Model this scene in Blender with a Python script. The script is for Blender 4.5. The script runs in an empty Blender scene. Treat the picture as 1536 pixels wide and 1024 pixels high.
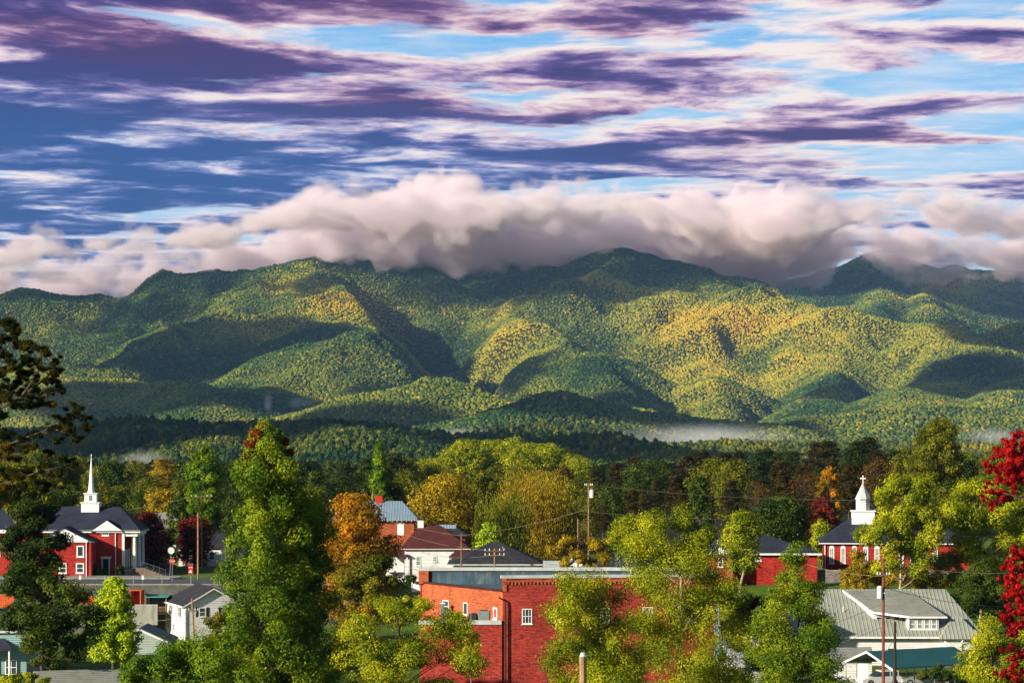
import bpy, math, random
import numpy as np
from mathutils import Vector, Matrix
R = math.radians
scene = bpy.context.scene
F = 4000.0            # focal length in photo pixels (photo 1536 wide), eye level on photo row 640
HZ = 640.0
# ---------------------------------------------------------------- camera
cam_d = bpy.data.cameras.new("camera")
cam = bpy.data.objects.new("camera", cam_d)
scene.collection.objects.link(cam)
cam_d.sensor_width = 36.0
cam_d.lens = 36.0 * F / 1536.0
cam_d.shift_y = (HZ - 512.0) / 1536.0
cam_d.clip_start = 1.0
cam_d.clip_end = 60000.0
cam.location = (0, 0, 0)
cam.rotation_euler = (R(90), 0, 0)
scene.camera = cam
# ---------------------------------------------------------------- sun
SUN_EL, SUN_AZ = R(20), R(235)       # azimuth clockwise from +Y: low on the left behind the camera
S = Vector((math.sin(SUN_AZ) * math.cos(SUN_EL), math.cos(SUN_AZ) * math.cos(SUN_EL), math.sin(SUN_EL)))
sun_d = bpy.data.lights.new("sun", 'SUN')
sun_d.energy = 5.0
sun_d.angle = R(0.5)
sun_d.color = (1.0, 0.89, 0.72)
sun = bpy.data.objects.new("sun", sun_d)
sun.rotation_euler = S.to_track_quat('Z', 'Y').to_euler()
scene.collection.objects.link(sun)
# ---------------------------------------------------------------- exposure and render settings
scene.view_settings.view_transform = 'Standard'
scene.view_settings.look = 'None'
scene.view_settings.exposure = 0.7
scene.view_settings.gamma = 1.0
scene.cycles.volume_bounces = 6
scene.cycles.max_bounces = 10
scene.cycles.diffuse_bounces = 1
scene.cycles.transmission_bounces = 4
scene.cycles.transparent_max_bounces = 12
scene.cycles.volume_max_steps = 128
scene.cycles.use_denoising = True
scene.cycles.sample_clamp_indirect = 4.0
# ---------------------------------------------------------------- node helper
class NT:
    def __init__(s, tree):
        s.t = tree; s.n = tree.nodes; s.l = tree.links
    def new(s, typ, **kw):
        n = s.n.new(typ)
        for k, v in kw.items():
            if k in n.inputs: n.inputs[k].default_value = v
            else: setattr(n, k, v)
        return n
    def _in(s, sock, v):
        if v is None: return
        if hasattr(v, 'links'): s.l.new(v, sock)
        else:
            try: sock.default_value = v
            except TypeError: sock.default_value = (*v, 1.0)
            except ValueError: sock.default_value = (*v, 1.0)
    def m(s, op, a, b=None, c=None, clamp=False):
        n = s.n.new('ShaderNodeMath'); n.operation = op; n.use_clamp = clamp
        s._in(n.inputs[0], a); s._in(n.inputs[1], b); s._in(n.inputs[2], c)
        return n.outputs[0]
    def vm(s, op, a, b=None):
        n = s.n.new('ShaderNodeVectorMath'); n.operation = op
        s._in(n.inputs[0], a)
        if b is not None:
            if op == 'SCALE': s._in(n.inputs[3], b)
            else: s._in(n.inputs[1], b)
        return n.outputs[0]
    def mix(s, f, a, b, blend='MIX'):
        n = s.n.new('ShaderNodeMix'); n.data_type = 'RGBA'; n.blend_type = blend
        s._in(n.inputs[0], f); s._in(n.inputs[6], a); s._in(n.inputs[7], b)
        return n.outputs[2]
    def mr(s, v, a, b, c=0.0, d=1.0, smooth=True):
        n = s.n.new('ShaderNodeMapRange'); n.interpolation_type = 'SMOOTHSTEP' if smooth else 'LINEAR'
        s._in(n.inputs[0], v)
        for i, x in zip((1, 2, 3, 4), (a, b, c, d)): s._in(n.inputs[i], x)
        return n.outputs[0]
    def noise(s, vec, scale, detail=4.0, rough=0.5, dist=0.0, col=False):
        n = s.n.new('ShaderNodeTexNoise')
        s._in(n.inputs['Vector'], vec)
        n.inputs['Scale'].default_value = scale; n.inputs['Detail'].default_value = detail
        n.inputs['Roughness'].default_value = rough; n.inputs['Distortion'].default_value = dist
        return n.outputs['Color' if col else 'Fac']
    def ramp(s, f, stops):
        n = s.n.new('ShaderNodeValToRGB'); e = n.color_ramp.elements
        while len(e) < len(stops): e.new(0.5)
        for el, (p, c) in zip(e, stops): el.position = p; el.color = (*c, 1.0)
        s._in(n.inputs[0], f); return n.outputs[0]
    def sep(s, v):
        n = s.n.new('ShaderNodeSeparateXYZ'); s._in(n.inputs[0], v); return n.outputs
    def comb(s, x, y, z):
        n = s.n.new('ShaderNodeCombineXYZ')
        for i, v in enumerate((x, y, z)): s._in(n.inputs[i], v)
        return n.outputs[0]
    def curve(s, v, pts):
        n = s.n.new('ShaderNodeFloatCurve'); c = n.mapping.curves[0]
        c.points[0].location = pts[0]; c.points[-1].location = pts[-1]
        for p in pts[1:-1]: c.points.new(*p)
        n.mapping.update(); s._in(n.inputs['Value'], v); return n.outputs[0]
# ---------------------------------------------------------------- sky: Nishita air plus a broken cloud deck on a plane overhead
world = bpy.data.worlds.new("World"); scene.world = world
world.use_nodes = True
w = NT(world.node_tree); w.n.clear()
sky = w.new('ShaderNodeTexSky'); sky.sky_type = 'NISHITA'; sky.sun_disc = False
sky.sun_elevation = SUN_EL; sky.sun_rotation = SUN_AZ
sky.air_density = 1.0; sky.dust_density = 0.6; sky.ozone_density = 2.0
tc = w.new('ShaderNodeTexCoord')
d = w.sep(tc.outputs['Generated'])
zz = w.m('MAXIMUM', d[2], 0.012)
u_ = w.m('DIVIDE', d[0], zz); v_ = w.m('DIVIDE', d[1], zz)
elev = w.m('DIVIDE', d[2], w.m('MAXIMUM', d[1], 0.05))      # tan of elevation for the view to the north
P = w.comb(u_, w.m('MULTIPLY', v_, 0.82), 0.0)
azr = w.m('DIVIDE', d[0], w.m('MAXIMUM', d[1], 0.05))       # tan of azimuth: clearer to the right
wr = w.noise(P, 0.8, 3.0, 0.5, col=True)
Pw = w.vm('ADD', P, w.vm('SCALE', w.vm('SUBTRACT', wr, (0.5, 0.5, 0.5)), 0.7))
big = w.noise(w.vm('ADD', P, (3.1, 7.7, 0)), 0.55, 2.0, 0.5)
Q = w.vm('ADD', Pw, (11.3, 4.2, 0))
n1 = w.noise(Q, 1.5, 8.0, 0.56)
n2 = w.noise(w.vm('ADD', Q, (-0.09, -0.08, 0)), 1.5, 8.0, 0.56)
clear = w.mr(azr, 0.06, 0.19, 0.0, 0.085)
dens = w.m('SUBTRACT', w.m('ADD', n1, w.m('MULTIPLY', w.m('SUBTRACT', big, 0.5), 0.34)), clear)
dens = w.m('ADD', dens, w.mr(azr, -0.14, 0.06, 0.070, 0.010))
dens = w.m('ADD', dens, w.mr(elev, 0.09, 0.15, 0.0, 0.024))
cover = w.mr(dens, 0.385, 0.485)                              # soft veils, then solid
fine = w.noise(w.comb(w.m('MULTIPLY', u_, 0.75), w.m('MULTIPLY', v_, 0.8), 4.0), 2.6, 8.0, 0.66)
puff = w.noise(w.vm('MULTIPLY', w.vm('ADD', Pw, (31.0, 2.0, 0)), (1.0, 0.8, 1.0)), 5.2, 7.0, 0.6)
# q: how dark the underside reads: thick parts dark, side towards the sun and ragged tops bright
lit = w.m('MULTIPLY', w.m('SUBTRACT', n1, n2), 3.6)
q = w.m('ADD', w.m('MULTIPLY', w.m('SUBTRACT', dens, 0.50), 5.0), w.m('MULTIPLY', w.m('SUBTRACT', fine, 0.5), 1.5))
q = w.m('ADD', q, w.m('MULTIPLY', w.m('SUBTRACT', puff, 0.5), 1.9))
q = w.m('SUBTRACT', w.m('ADD', q, 0.34), lit)
q = w.m('ADD', q, w.mr(azr, -0.05, 0.12, 0.10, -0.10))
low = w.mr(w.m('ADD', elev, w.m('MULTIPLY', azr, 0.12)), 0.085, 0.125)
hue = w.mr(w.noise(P, 0.7, 2.0, 0.5), 0.42, 0.62)
dkblue = w.ramp(q, [(0.0, (1.0, 0.88, 0.86)), (0.25, (0.72, 0.66, 0.80)), (0.48, (0.30, 0.36, 0.62)), (0.72, (0.085, 0.135, 0.40)), (1.0, (0.020, 0.075, 0.29))])
dkpurp = w.ramp(q, [(0.0, (1.0, 0.87, 0.83)), (0.25, (0.80, 0.60, 0.68)), (0.48, (0.40, 0.27, 0.48)), (0.72, (0.115, 0.060, 0.25)), (1.0, (0.045, 0.022, 0.16))])
dkred = w.ramp(q, [(0.0, (1.0, 0.87, 0.80)), (0.25, (0.82, 0.56, 0.58)), (0.48, (0.50, 0.26, 0.36)), (0.72, (0.20, 0.06, 0.15)), (1.0, (0.08, 0.02, 0.12))])
c = w.mix(low, dkblue, w.mix(w.m('MULTIPLY', hue, 0.55), dkpurp, dkred))
bluec = w.ramp(w.m('MULTIPLY', elev, 6.0), [(0.0, (0.66, 0.80, 0.90)), (0.35, (0.46, 0.72, 0.93)), (0.75, (0.24, 0.56, 0.90)), (1.0, (0.13, 0.44, 0.85))])
bluec = w.mix(w.mr(fine, 0.35, 0.75, 0.0, 0.65), bluec, (0.86, 0.88, 0.95))
skyc = w.mix(cover, bluec, c)
north = w.m('MULTIPLY', w.mr(d[1], 0.55, 0.9), w.mr(d[2], 0.45, 0.25))
north = w.m('MULTIPLY', north, w.mr(d[2], -0.01, 0.0))
bg1 = w.new('ShaderNodeBackground'); w.l.new(sky.outputs[0], bg1.inputs[0]); bg1.inputs[1].default_value = 0.05
bg2 = w.new('ShaderNodeBackground'); w.l.new(skyc, bg2.inputs[0]); bg2.inputs[1].default_value = 0.64
mx = w.new('ShaderNodeMixShader'); w.l.new(north, mx.inputs[0]); w.l.new(bg1.outputs[0], mx.inputs[1]); w.l.new(bg2.outputs[0], mx.inputs[2])
wo = w.new('ShaderNodeOutputWorld'); w.l.new(mx.outputs[0], wo.inputs[0])
world.cycles.sampling_method = 'AUTOMATIC'
# ---------------------------------------------------------------- general helpers
COL = scene.collection
def W(px, py, D):
    """point seen at photo pixel (px,py) at distance D ahead of the viewpoint"""
    return np.array([(px - 768.0) * D / F, D, (HZ - py) * D / F])
def tag(o, label=None, cat=None, group=None, kind=None):
    if label: o['label'] = label
    if cat: o['category'] = cat
    if group: o['group'] = group
    if kind: o['kind'] = kind
    return o
def hashn(ix, iy, seed=0):
    h = (ix.astype(np.int64) * 374761393 + iy.astype(np.int64) * 668265263 + seed * 974634777) & 0xFFFFFFFF
    h = ((h ^ (h >> 13)) * 1274126177) & 0xFFFFFFFF
    return ((h ^ (h >> 16)) & 0xFFFF) / 65535.0
def vnoise(x, y, seed=0):
    ix = np.floor(x); iy = np.floor(y); fx = x - ix; fy = y - iy
    fx = fx * fx * (3 - 2 * fx); fy = fy * fy * (3 - 2 * fy)
    a = hashn(ix, iy, seed); b = hashn(ix + 1, iy, seed); c_ = hashn(ix, iy + 1, seed); d_ = hashn(ix + 1, iy + 1, seed)
    return (a * (1 - fx) + b * fx) * (1 - fy) + (c_ * (1 - fx) + d_ * fx) * fy
def fbm(x, y, sc, octv=4, seed=0, gain=0.5):
    s_ = np.zeros_like(x, dtype=float); a = 1.0; t = 0.0
    for i in range(octv):
        s_ += a * vnoise(x / sc + 17.3 * i, y / sc - 9.1 * i, seed + i); t += a; a *= gain; sc *= 0.5
    return s_ / t
def sstep(x, a, b):
    t = np.clip((x - a) / (b - a), 0, 1); return t * t * (3 - 2 * t)
# ---------------------------------------------------------------- terrain height
# every ridge is a polyline of (photo x, photo y, distance); slope is its fall to the sides
TREE_H = 11.0
RIDGES = [
 # main skyline
 ([(-900,455,8800),(-400,448,8800),(-100,442,8700),(0,438,8600),(60,426,8600),(150,419,8600),(250,406,8600),(330,411,8500),(400,402,8500),(470,386,8500),(560,362,8600),(700,350,8900),(820,356,8900),(880,372,8700),(930,372,8500),(962,378,8400),(1000,402,8300),(1050,416,8100),(1100,423,7900),(1200,434,7700),(1260,453,7500),(1340,442,7400),(1420,440,7300),(1536,452,7300),(1800,470,7300),(2300,480,7300)], .50),
 # far peaks right
 ([(1000,450,12500),(1130,430,12400),(1200,414,12300),(1280,395,12200),(1322,375,12000),(1350,383,12000),(1395,402,12000),(1440,397,12200),(1536,404,12400),(1700,410,12500),(2200,430,12500)], .38),
 ([(1322,377,12000),(1330,440,11000),(1300,480,10000)], .5),
 ([(1440,398,12200),(1400,430,11400),(1380,460,10500)], .5),
 # left lit spur: one long diagonal ridge down to the ravine
 ([(470,386,8500),(520,402,8150),(565,432,7700),(610,468,7300),(655,508,6950),(700,545,6600),(722,565,6400)], .42),
 ([(400,402,8500),(330,446,7900),(230,478,7400),(120,500,7100),(0,505,7000),(-200,510,7000)], .34),
 ([(0,500,7000),(100,512,6750),(200,522,6500),(270,548,6250),(330,580,5950)], .36),
 ([(610,468,7300),(545,492,6900),(470,520,6600),(400,552,6300),(330,592,5900)], .36),
 # peak right of the ravine and its long left shoulder
 ([(930,372,8500),(890,398,8250),(840,422,7950),(780,447,7650),(720,468,7400),(676,484,7250)], .46),
 ([(780,447,7650),(775,490,7100),(800,535,6600),(840,580,6000)], .30),
 ([(962,378,8400),(985,425,7900),(960,465,7450),(920,510,6900),(900,560,6300),(930,600,5700)], .30),
 ([(1050,418,8100),(1090,452,7700),(1085,500,7200),(1050,550,6600),(1060,600,5800)], .30),
 ([(1260,453,7500),(1275,490,7200),(1240,540,6700),(1200,585,6000),(1190,615,5500)], .30),
 ([(1420,452,7300),(1400,510,6900),(1370,560,6300),(1350,610,5600)], .32),
 ([(1800,460,7300),(1640,510,6800),(1540,580,6100)], .32),
 # foothills
 ([(430,612,5500),(520,588,5500),(600,570,5500),(665,560,5500),(720,578,5400),(770,604,5300),(820,625,5200)], .42),
 ([(640,628,4900),(720,612,4900),(780,592,4900),(830,585,4900),(880,596,4900),(960,610,4900),(1040,617,4900),(1120,628,4900)], .36),
 ([(1180,625,5100),(1300,608,5100),(1420,600,5100),(1536,606,5100),(1800,600,5100)], .36),
 ([(-300,655,4300),(0,645,4300),(100,640,4300),(250,640,4300),(420,640,4300),(600,646,4300),(700,652,4200)], .3),
 ([(-200,650,3000),(60,648,3000),(140,634,3000),(200,629,3000),(330,633,3000),(430,629,3000),(500,623,2950),(560,627,2900),(610,638,2900),(650,652,2900),(700,672,2900)], .36),
 ([(200,629,3000),(260,650,2750),(330,662,2600)], .34),
 ([(500,623,2950),(520,640,2700),(560,662,2550)], .34),
 ([(690,650,3600),(740,646,3600),(800,648,3600),(860,654,3600),(900,662,3600)], .36),
 ([(830,662,2950),(880,655,2950),(930,654,2950),(970,664,2950),(1010,676,2950),(1060,688,2950)], .40),
 ([(1020,672,3600),(1090,664,3600),(1180,668,3600),(1300,676,3600),(1500,672,3600),(1800,676,3600)], .3),
]
CARVE = [([(585,402,8300),(640,445,7900),(690,505,7350),(738,556,6700),(770,590,6000)], 200, 150), ([(300,470,7900),(250,520,6900),(200,570,6000)], 60, 150), ([(1000,470,7700),(1010,530,7000),(990,590,6000)], 55, 120), ([(1160,480,7500),(1150,540,6800),(1110,600,5800)], 55, 120), ([(1340,500,7300),(1310,560,6400)], 60, 140)]
NEAR = [  # local ground heights of the town: x, y, z
 (0,0,-5),(-60,0,-6),(60,0,-6),(0,60,-14),(-40,60,-15),(40,60,-14),(0,110,-20),(-60,110,-20),(60,110,-20),
 (0,150,-25),(-45,150,-25),(50,150,-24.5),(0,200,-28),(-50,200,-28),(55,200,-27),(-15,200,-28),(25,200,-27.5),
 (-60,260,-27),(-30,260,-27.6),(0,250,-26.6),(0,275,-26),(20,275,-26),(35,260,-25.3),(52,258,-25),(70,258,-25),
 (-60,300,-26.2),(-45,300,-26.6),(-20,300,-27.4),(0,310,-26),(25,300,-25.6),(45,290,-25.6),(60,290,-25),(50,305,-22.5),
 (-70,345,-27.6),(-45,345,-27.7),(-20,350,-26.5),(5,350,-25.2),(30,330,-19.5),(45,322,-18.9),(65,325,-18.4),(45,345,-18.2),(65,350,-18),(90,350,-18),
 (0,400,-24.4),(-15,400,-24.6),(-15,430,-24.4),(15,420,-23),(40,420,-19),(80,430,-18.5),(-25,450,-23),(0,480,-22.6),
 (50,480,-20),(-80,420,-20.8),(-45,420,-20.8),(-60,480,-21),(-60,560,-22),(0,560,-23),(60,560,-21),(0,700,-25),(80,700,-24),(-80,700,-25),
 (110,380,-18),(-120,380,-21),(-120,280,-26),(120,280,-24),(120,560,-21),(-120,560,-22)]
NEAR = np.array(NEAR, float)
def terrace(x, y):
    """raised church terrace on the left, held by the retaining wall"""
    return sstep(y, 355.4, 356.2) * sstep(-x, 19.0, 21.0) * sstep(430 - y, 0, 40)
def near_ground(x, y):
    sh = x.shape; x = x.ravel(); y = y.ravel()
    out = np.zeros(len(x))
    for a in range(0, len(x), 20000):
        xx = x[a:a+20000, None]; yy = y[a:a+20000, None]
        wgt = 1.0 / (((xx - NEAR[:, 0]) ** 2 + (yy - NEAR[:, 1]) ** 2) + 25.0) ** 1.8
        out[a:a+20000] = (wgt * NEAR[:, 2]).sum(1) / wgt.sum(1)
    t = terrace(x, y)
    out = out * (1 - t) + t * (-21.34 + 0.012 * np.maximum(y - 378, 0))
    return out.reshape(sh)
def far_ground(x, y):
    base = -24 - 22 * sstep(y, 700, 2400)
    base = base + 6 * (fbm(x, y, 500, 3, 5) - .5)
    wx = x + 130 * (fbm(x, y, 620, 3, 21) - .5); wy = y + 150 * (fbm(x, y, 620, 3, 31) - .5)
    acc = np.exp(base / 9.0 * 0)  # placeholder for shape
    best = np.full(x.shape, -1e9); soft = np.zeros(x.shape)
    K = 14.0
    mx_ = np.full(x.shape, -1e9); vals = []
    for pts, slope in RIDGES:
        SL = 1.0 if pts is not RIDGES[0][0] else .85
        q = []
        for (a, b, D) in pts:
            p_ = W(a, b, D); p_[2] -= TREE_H * 0.8; q.append(p_)
        bz = np.full(x.shape, -1e9)
        k = 0.55 if q[0][1] < 5600 else 0.85
        for p0, p1 in zip(q[:-1], q[1:]):
            dx, dy = p1[0] - p0[0], p1[1] - p0[1]; L2 = dx * dx + dy * dy
            t = np.clip(((wx - p0[0]) * dx + (wy - p0[1]) * dy) / L2, 0, 1)
            ds = np.hypot(wx - p0[0] - t * dx, wy - p0[1] - t * dy)
            zz_ = p0[2] + t * (p1[2] - p0[2]) - SL * slope * (np.sqrt(ds * ds + 18.0 ** 2) - 18.0)
            bz = np.maximum(bz, zz_)
        vals.append(bz)
    M = np.maximum.reduce(vals)
    s_ = sum(np.exp(np.maximum((v - M) / K, -30)) for v in vals)
    z = M + K * np.log(s_) * 0.2
    # gullies running down the slopes
    hgt = np.clip((z + 40) / 300, 0, 1)
    g = 1 - np.abs(2 * fbm(wx + .25 * y, wy * .62, 560, 5, 77, .52) - 1)
    z = z + hgt * 190 * (g - 0.93) * (1 - .75 * sstep(y, 9200, 9900))
    for pts, dep, wid in CARVE:
        q = [W(*p_) for p_ in pts]; best = np.full(x.shape, 1e9)
        for p0, p1 in zip(q[:-1], q[1:]):
            dx, dy = p1[0] - p0[0], p1[1] - p0[1]; t = np.clip(((wx - p0[0]) * dx + (wy - p0[1]) * dy) / (dx * dx + dy * dy), 0, 1)
            best = np.minimum(best, np.hypot(wx - p0[0] - t * dx, wy - p0[1] - t * dy))
        z = z - dep * np.exp(-np.abs(best / wid) ** 1.3)
    z = z + hgt * 26 * (fbm(x, y, 130, 3, 99) - .5)
    Ks = 16.0
    m_ = np.maximum(z, base)
    return m_ + Ks * np.log(np.exp((z - m_) / Ks) + np.exp((base - m_) / Ks)) * .8
def ground(x, y):
    x = np.asarray(x, float); y = np.asarray(y, float)
    t = sstep(y, 620, 900)
    out = np.zeros(x.shape)
    m1 = t < 1; m2 = t > 0
    g1 = np.zeros(x.shape); g2 = np.zeros(x.shape)
    if m1.any(): g1[m1] = near_ground(x[m1], y[m1])
    if m2.any(): g2[m2] = far_ground(x[m2], y[m2])
    return g1 * (1 - t) + g2 * t
def gz(x, y): return float(ground(np.array([float(x)]), np.array([float(y)]))[0])
def np_mesh(name, V, Fq, mat=None, parent=None, smooth=True, tint=None):
    me = bpy.data.meshes.new(name)
    V = np.asarray(V, np.float32); Fq = np.asarray(Fq, np.int32)
    nf, k = Fq.shape
    me.vertices.add(len(V)); me.vertices.foreach_set('co', V.ravel())
    me.loops.add(nf * k); me.loops.foreach_set('vertex_index', Fq.ravel())
    me.polygons.add(nf); me.polygons.foreach_set('loop_start', np.arange(0, nf * k, k, dtype=np.int32))
    me.polygons.foreach_set('loop_total', np.full(nf, k, np.int32))
    me.polygons.foreach_set('use_smooth', np.full(nf, smooth, bool))
    if tint is not None:
        at = me.attributes.new('tint', 'FLOAT', 'FACE'); at.data.foreach_set('value', np.asarray(tint, np.float32))
    me.update(calc_edges=True)
    if mat: me.materials.append(mat)
    o = bpy.data.objects.new(name, me); COL.objects.link(o)
    if parent: o.parent = parent
    return o
def grid(name, X, Y, Z, mat):
    r, c_ = X.shape
    i = np.arange(r * c_).reshape(r, c_)
    Fq = np.stack([i[:-1, :-1], i[:-1, 1:], i[1:, 1:], i[1:, :-1]], -1).reshape(-1, 4)
    return np_mesh(name, np.stack([X, Y, Z], -1).reshape(-1, 3), Fq, mat)
# ---------------------------------------------------------------- materials
def mat_new(name):
    m = bpy.data.materials.new(name); m.use_nodes = True
    t = NT(m.node_tree); t.n.clear()
    out = t.new('ShaderNodeOutputMaterial')
    return m, t, out
def pbr(name, base, rough=0.7, var=0.12, scale=0.6, metallic=0.0, bump=0.0, bscale=8.0, spec=0.3, dirt=None, dirt_amt=0.5):
    m, t, out = mat_new(name)
    tc_ = t.new('ShaderNodeTexCoord')
    n = t.noise(tc_.outputs['Object'], scale, 5.0, 0.6)
    c1 = tuple(x * (1 - var) for x in base); c2 = tuple(min(1, x * (1 + var)) for x in base)
    col = t.mix(t.mr(n, 0.3, 0.7), c1, c2)
    if dirt:
        dn = t.noise(t.vm('MULTIPLY', tc_.outputs['Object'], (1.0, 1.0, 0.25)), 1.7, 6.0, 0.65)
        col = t.mix(t.m('MULTIPLY', t.mr(dn, 0.45, 0.7), dirt_amt), col, dirt)
    b = t.new('ShaderNodeBsdfPrincipled', Roughness=rough, Metallic=metallic)
    b.inputs['Specular IOR Level'].default_value = spec
    t.l.new(col, b.inputs['Base Color'])
    if bump:
        bn = t.new('ShaderNodeBump'); bn.inputs['Strength'].default_value = bump; bn.inputs['Distance'].default_value = 0.02
        t.l.new(t.noise(tc_.outputs['Object'], bscale, 4.0, 0.6), bn.inputs['Height']); t.l.new(bn.outputs[0], b.inputs['Normal'])
    t.l.new(b.outputs[0], out.inputs[0])
    return m
def leaf_mat(name, stops, nscale=0.35, instancer=False, trans=0.35, spread=0.5):
    """tint attribute (0..1 per leaf) shifted by a clump-sized noise picks the leaf colour"""
    m, t, out = mat_new(name)
    at = t.new('ShaderNodeAttribute', attribute_name='tint')
    if instancer: at.attribute_type = 'INSTANCER'
    f = at.outputs['Fac']
    tc_ = t.new('ShaderNodeTexCoord')
    if not instancer:
        oi = t.new('ShaderNodeObjectInfo')
        n = t.noise(t.vm('ADD', tc_.outputs['Object'], oi.outputs['Location']), nscale, 2.0, 0.5)
        f = t.m('ADD', t.m('MULTIPLY', f, 1 - spread), t.m('MULTIPLY', t.mr(n, 0.25, 0.75), spread))
    col = t.ramp(f, stops)
    d1 = t.new('ShaderNodeBsdfDiffuse'); t.l.new(col, d1.inputs[0])
    tr = t.new('ShaderNodeBsdfTranslucent'); t.l.new(t.mix(1.0, col, (1.25, 1.15, 0.5), 'MULTIPLY'), tr.inputs[0])
    mx_ = t.new('ShaderNodeMixShader'); mx_.inputs[0].default_value = trans
    t.l.new(d1.outputs[0], mx_.inputs[1]); t.l.new(tr.outputs[0], mx_.inputs[2])
    if instancer: t.l.new(mx_.outputs[0], out.inputs[0])
    else:
        gl = t.new('ShaderNodeBsdfGlossy', Roughness=0.45); gl.inputs[0].default_value = (1, 1, .9, 1)
        m2 = t.new('ShaderNodeMixShader'); m2.inputs[0].default_value = 0.008
        t.l.new(mx_.outputs[0], m2.inputs[1]); t.l.new(gl.outputs[0], m2.inputs[2]); t.l.new(m2.outputs[0], out.inputs[0])
    return m
# terrain: grass, worn earth, forest floor far away
mt, t, out = mat_new('ground_mat')
g_ = t.new('ShaderNodeNewGeometry'); pos = g_.outputs['Position']; ps = t.sep(pos)
na = t.noise(pos, 0.09, 5.0, 0.6); nb = t.noise(pos, 1.3, 4.0, 0.7)
grass = t.mix(t.mr(na, 0.3, 0.7), (0.035, 0.085, 0.008), (0.11, 0.19, 0.018))
grass = t.mix(t.mr(nb, 0.35, 0.75, 0.0, 0.6), grass, (0.09, 0.10, 0.02))
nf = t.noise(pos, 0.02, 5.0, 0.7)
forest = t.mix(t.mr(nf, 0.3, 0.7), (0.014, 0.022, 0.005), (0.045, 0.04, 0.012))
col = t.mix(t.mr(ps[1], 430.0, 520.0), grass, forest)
# bare reddish clearing cut on the far left hillside
cx = t.m('DIVIDE', t.m('SUBTRACT', ps[0], -385.0), 74.0); cy = t.m('DIVIDE', t.m('SUBTRACT', ps[1], 2755.0), 46.0)
rr = t.m('ADD', t.m('MULTIPLY', cx, cx), t.m('MULTIPLY', cy, cy))
rr = t.m('ADD', rr, t.m('MULTIPLY', t.m('SUBTRACT', t.noise(pos, 0.02, 3.0, 0.6), 0.5), 1.0))
col = t.mix(t.mr(rr, 1.25, 0.9), col, t.mix(t.mr(t.noise(pos, 0.05, 4.0, 0.6), 0.4, 0.65), (0.13, 0.06, 0.035), (0.30, 0.15, 0.08)))
b = t.new('ShaderNodeBsdfPrincipled', Roughness=0.95); b.inputs['Specular IOR Level'].default_value = 0.1
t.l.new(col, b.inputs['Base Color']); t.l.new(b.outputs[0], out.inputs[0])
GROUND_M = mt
# ---------------------------------------------------------------- the ground sheet, town to mountains
rows = [-60.0]
while rows[-1] < 15500:
    y_ = rows[-1]
    rows.append(y_ + (2.5 if y_ < 345 else 0.4 if y_ < 362 else 3.0 if y_ < 600 else min(max(3.0, (y_ - 600) * 0.012 + 3), 26.0)))
rows = np.array(rows)
tcol = np.linspace(-0.34, 0.34, 520)
Y, T = np.meshgrid(rows, tcol, indexing='ij')
X = T * (np.maximum(Y, 0) + 320)
X = np.where(np.abs(T) > 0.33, X * 1.6, X)
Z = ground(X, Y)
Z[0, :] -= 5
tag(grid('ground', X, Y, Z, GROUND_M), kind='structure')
# ---------------------------------------------------------------- distant forest: trees scattered over the hills (uncountable, one object per belt)
PROTO = bpy.data.collections.new('forest_tree_shapes')
def proto_obj(name, V, Fq, mat):
    o = np_mesh(name, V, Fq, mat, smooth=False); COL.objects.unlink(o); PROTO.objects.link(o); return o
def ico(sub):
    import bmesh
    bm = bmesh.new(); bmesh.ops.create_icosphere(bm, subdivisions=sub, radius=1.0)
    V = np.array([v.co[:] for v in bm.verts]); Fc = np.array([[v.index for v in f.verts] for f in bm.faces]); bm.free()
    return V, Fc
FAR_M = leaf_mat('far_forest_leaves', [(0.0, (0.008, 0.024, 0.016)), (0.2, (0.040, 0.085, 0.022)), (0.40, (0.19, 0.21, 0.028)), (0.58, (0.46, 0.36, 0.03)), (0.8, (0.50, 0.24, 0.02)), (1.0, (0.26, 0.05, 0.018))], instancer=True, trans=0.04)
rngp = np.random.default_rng(5)
far_protos = []
for k in range(4):   # broadleaf crowns made of merged lumps
    V, Fc = ico(2)
    lum = rngp.normal(size=(7, 3)); lum /= np.linalg.norm(lum, axis=1)[:, None]
    rad = 0.72 + 0.34 * np.max(np.clip((V @ lum.T - 0.62) / 0.38, 0, 1), axis=1) + rngp.normal(0, .05, len(V))
    V = V * rad[:, None]; V[:, 2] = V[:, 2] * (0.85 + .12 * k) + 0.75
    far_protos.append(proto_obj('broadleaf_%s' % 'abcd'[k], V * np.array([5.2, 5.2, 4.4]), Fc, FAR_M))
leafy_protos = []
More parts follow.
